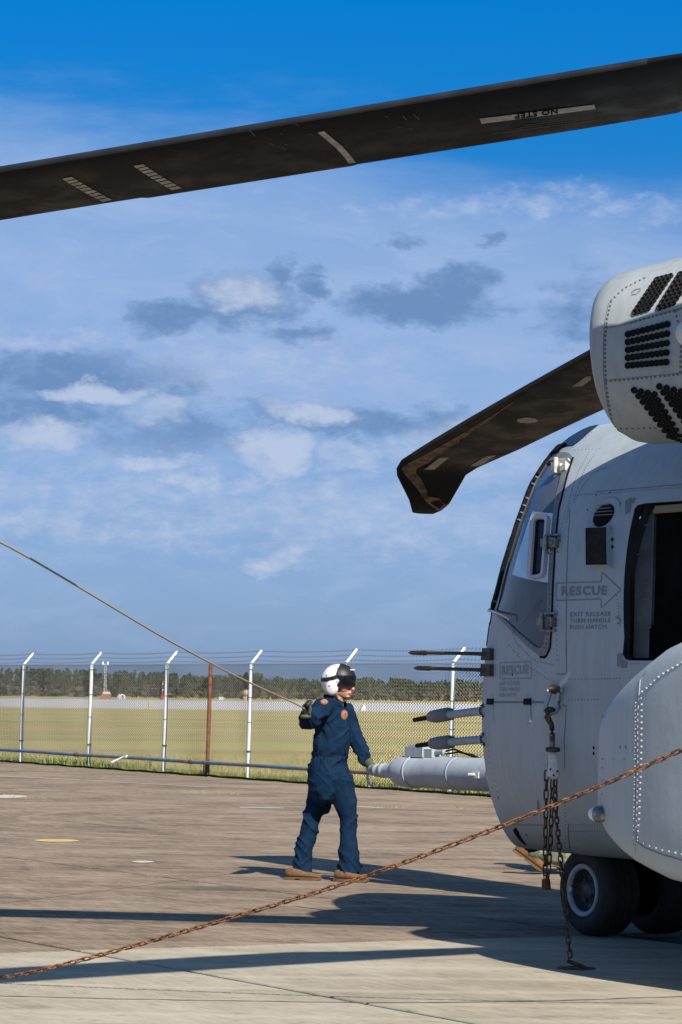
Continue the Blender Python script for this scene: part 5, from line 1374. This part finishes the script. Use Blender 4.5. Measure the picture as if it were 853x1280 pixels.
# helmet
HCc = HP(-.026, 0, .032)
def hs(az, el, k=1.0):
    c = math.cos(el); v = Vector((math.cos(az)*c*.152, math.sin(az)*c*.130, math.sin(el)*.142)); return HCc+HFM @ (v*k)
mb = MB(); rows_o = []
for i in range(25):
    az = PI*2*i/48-PI; pass
az_edge = lambda el: math.radians(np.interp(math.degrees(el), [-70, -45, -20, 5, 20, 40, 90], [112, 98, 72, 58, 30, 0, 0]))
els = [math.radians(e) for e in list(range(-62, 86, 6))+[89.5]]
for kk in (1.0, .93):
    rows_o = []
    for el in els:
        e0_ = az_edge(el); rows_o.append([hs(e0_+(2*PI-2*e0_)*j/40, el, kk) for j in range(41)])
    mb.grid(rows_o, True)
    if kk == 1.0: edge_o = [r[0] for r in rows_o]+[r[-1] for r in rows_o[::-1]]
helm = ppart(mb, 'helmet', M['helmet'])
mb = MB(); ed = [hs(az_edge(math.radians(e)), math.radians(e), .98) for e in range(-62, 36, 5)]; ed2 = [hs(-az_edge(math.radians(e)), math.radians(e), .98) for e in range(-62, 36, 5)]
mb.tube(ed, .0095, 8); mb.tube(ed2, .0095, 8); mb.tube([hs(math.radians(a), math.radians(-62), .97) for a in range(105, 256, 10)], .016, 8); ppart(mb, 'edge_roll', M['black_trim'], helm)
mb = MB(); rows = []
for e in range(14, 84, 5):
    hw = np.interp(e, [14, 40, 60, 84], [78, 72, 62, 40]); rows.append([hs(math.radians(-hw+2*hw*j/24), math.radians(e), 1.045+.02*math.sin(math.radians((e-14)*2.5))) for j in range(25)])
for_ = rows; mb.grid(rows, True); mb.grid([[hs(math.radians(-78+156*j/24), math.radians(14), k) for j in range(25)] for k in (1.0, 1.05)], True); ppart(mb, 'visor_cover', M['black_trim'], helm)
mb = MB(); rows = []
for e in range(-19, 18, 4):
    hw = np.interp(e, [-19, -10, 16], [40, 58, 72]); rows.append([hs(math.radians(-hw+2*hw*j/24), math.radians(e), 1.055+.0025*math.cos(math.radians(e))) for j in range(25)])
mb.grid(rows, True); ppart(mb, 'visor', M['visor'], helm)
mb = MB(); rows = []
for k in (0, 1): rows.append([hs(math.radians(a), math.radians(np.interp(a, [62, 100, 140, 180, 220, 260, 298], [14, 2, 0, 4, 0, 2, 14])+(9 if k else -5)), 1.022) for a in range(62, 299, 6)])
mb.grid(rows, True); ppart(mb, 'visor_strap', M['black_trim'], helm)
for sg in (1, -1):
    c = hs(math.radians(-93*sg), math.radians(-27), .98); nn = (HR_*sg+UP*-.1-HF*.05).normalized()
    mb = MB().lathe(c, nn, [(-.01, .066), (.012, .064), (.026, .052), (.031, .03), (.032, .001)], 24, ry=.85); ec = ppart(mb, 'ear_cup', M['helmet'], helm)
    mb = MB(); mb.dome(c+nn*.030+UP*.018-HF*.008, nn, .012, .004, 8); ppart(mb, 'ear_cup_stud', M['black_trim'], ec)
mb = MB(); mb.tube([hs(math.radians(-70), math.radians(-52), 1.0), HP(.04, .085, -.10), HP(.085, .055, -.112), HP(.108, .02, -.106)], .0055, 6); ball(mb, HP(.112, .012, -.104), .014, .016, .011, HFM, 10); ppart(mb, 'microphone', M['black_trim'], helm)
mb = MB(); mb.tube([hs(math.radians(-82), math.radians(-58), .98), HP(.0, .07, -.125), HP(.02, .035, -.150), HP(.03, 0, -.152)], .008, 6); ppart(mb, 'chin_strap', M['black_trim'], helm)
mb = MB(); c = hs(0, math.radians(38), 1.07); mb.box(c, .03, .05, .012, HFM); ppart(mb, 'visor_knob', M['helmet'], helm)

# rope from the hand up to the blade overhead on the left
hp = P(381.8, 884.5, -.70); an = PSI+2*PI/7; tipb = HUB+Vector((math.cos(an), math.sin(an), 0))*12.3
Lq = [on_line(x, y, Vector((hp.x, hp.y, 0)), Vector((tipb.x, tipb.y, 0))) for x, y in ((394, 895), (388, 890), (381.8, 884.5), (360, 875.2), (330, 861.5), (290, 843), (245, 819), (200, 794.5), (150, 764.5), (100, 734.5), (50, 705), (0, 676))]
dlast = (Lq[-1]-Lq[-4]); zt = zlow(12.3)-.1
ex = [Vector((Lq[-1].x+(tipb.x-Lq[-1].x)*k, Lq[-1].y+(tipb.y-Lq[-1].y)*k, Lq[-1].z+(zt-Lq[-1].z)*k)) for k in (.25, .5, .75, 1)]
tag(MB().tube(smoothpts(resample(Lq+ex, 60), 2), .0072, 8).build('rope', M['rope']), 'tan rope stretched from the gloved hand up towards a rotor blade', 'rope')

# second person kneeling behind the nose
Y2 = 29.2
def Q(x, y, d=0.0): return at(x, y, Y2+d)
per2 = empty('person', Vector((Q(720, 1085).x, Y2, 0)), label='person in camouflage trousers and tan boots kneeling behind the helicopter nose', cat='person')
PI_ = Matrix.Translation(-per2.location); mb = MB()
for dd, ox in ((-.12, 0), (.14, 26)):
    sh = [(660+ox, 1064, .058), (675+ox, 1066, .068), (700+ox, 1072, .075), (730+ox, 1078, .080), (742+ox, 1078, .085)]
    limb(mb, [Q(x, y, dd) for x, y, r in sh], [r for *_, r in sh], [r for *_, r in sh], UP)
    th = [(742+ox, 1078, .085), (735+ox, 1050, .09), (722+ox*.6, 1020, .105), (715, 1008, .12)]
    limb(mb, [Q(x, y, dd) for x, y, r in th], [r for *_, r in th], [r for *_, r in th], Vector((0, 1, 0)))
tb = [(713, 1012, .14, .18), (716, 990, .145, .175), (722, 965, .15, .18), (728, 940, .15, .2), (731, 925, .11, .17), (732, 918, .055, .065)]
limb(mb, [Q(x, y) for x, y, a, b in tb], [b for *_, b in tb], [a for _, _, a, _ in tb], Vector((0, 1, 0)))
for dd in (-.2, .2):
    aa = [(730, 930, .06), (745, 950, .055), (760, 970, .048), (775, 975, .04)]; limb(mb, [Q(x, y, dd) for x, y, r in aa], [r for *_, r in aa], [r for *_, r in aa], Vector((0, 1, 0)))
body2 = into(fuse(mb, 'body', M['camo'], .014, 3, lambda p: .006*noise.noise(p*9)), 'body', per2)
for dd in (-.2, .2): hand(Q(776, 975, dd), Vector((1, 0, -.2)), Vector((0, 0, -1)), 1, .4, 'glove', M['glove_black'], per2)
mb = MB(); ball(mb, Q(735, 897), .10, .078, .12); limb(mb, [Q(732, 922), Q(733, 905)], [.055, .05], [.055, .05], Vector((0, 1, 0))); ball(mb, Q(741, 903), .05, .05, .06); ball(mb, Q(750, 899), .018, .012, .02)
into(fuse(mb, 'head', M['skin'], .008, 2), 'head', per2)
mb = MB(); ball(mb, Q(734, 893, 0)+UP*.02, .125, .105, .115); mb.build('helmet', M['helmet'], per2, PI_)
for dd, ox in ((-.12, 0), (.14, 27)):
    hl_ = Q(641+ox, 1064, dd); to_ = Q(677+ox, 1091, dd)
    boot(hl_, to_-hl_, Vector((.62, 0, .78)), .315, per2, .16)
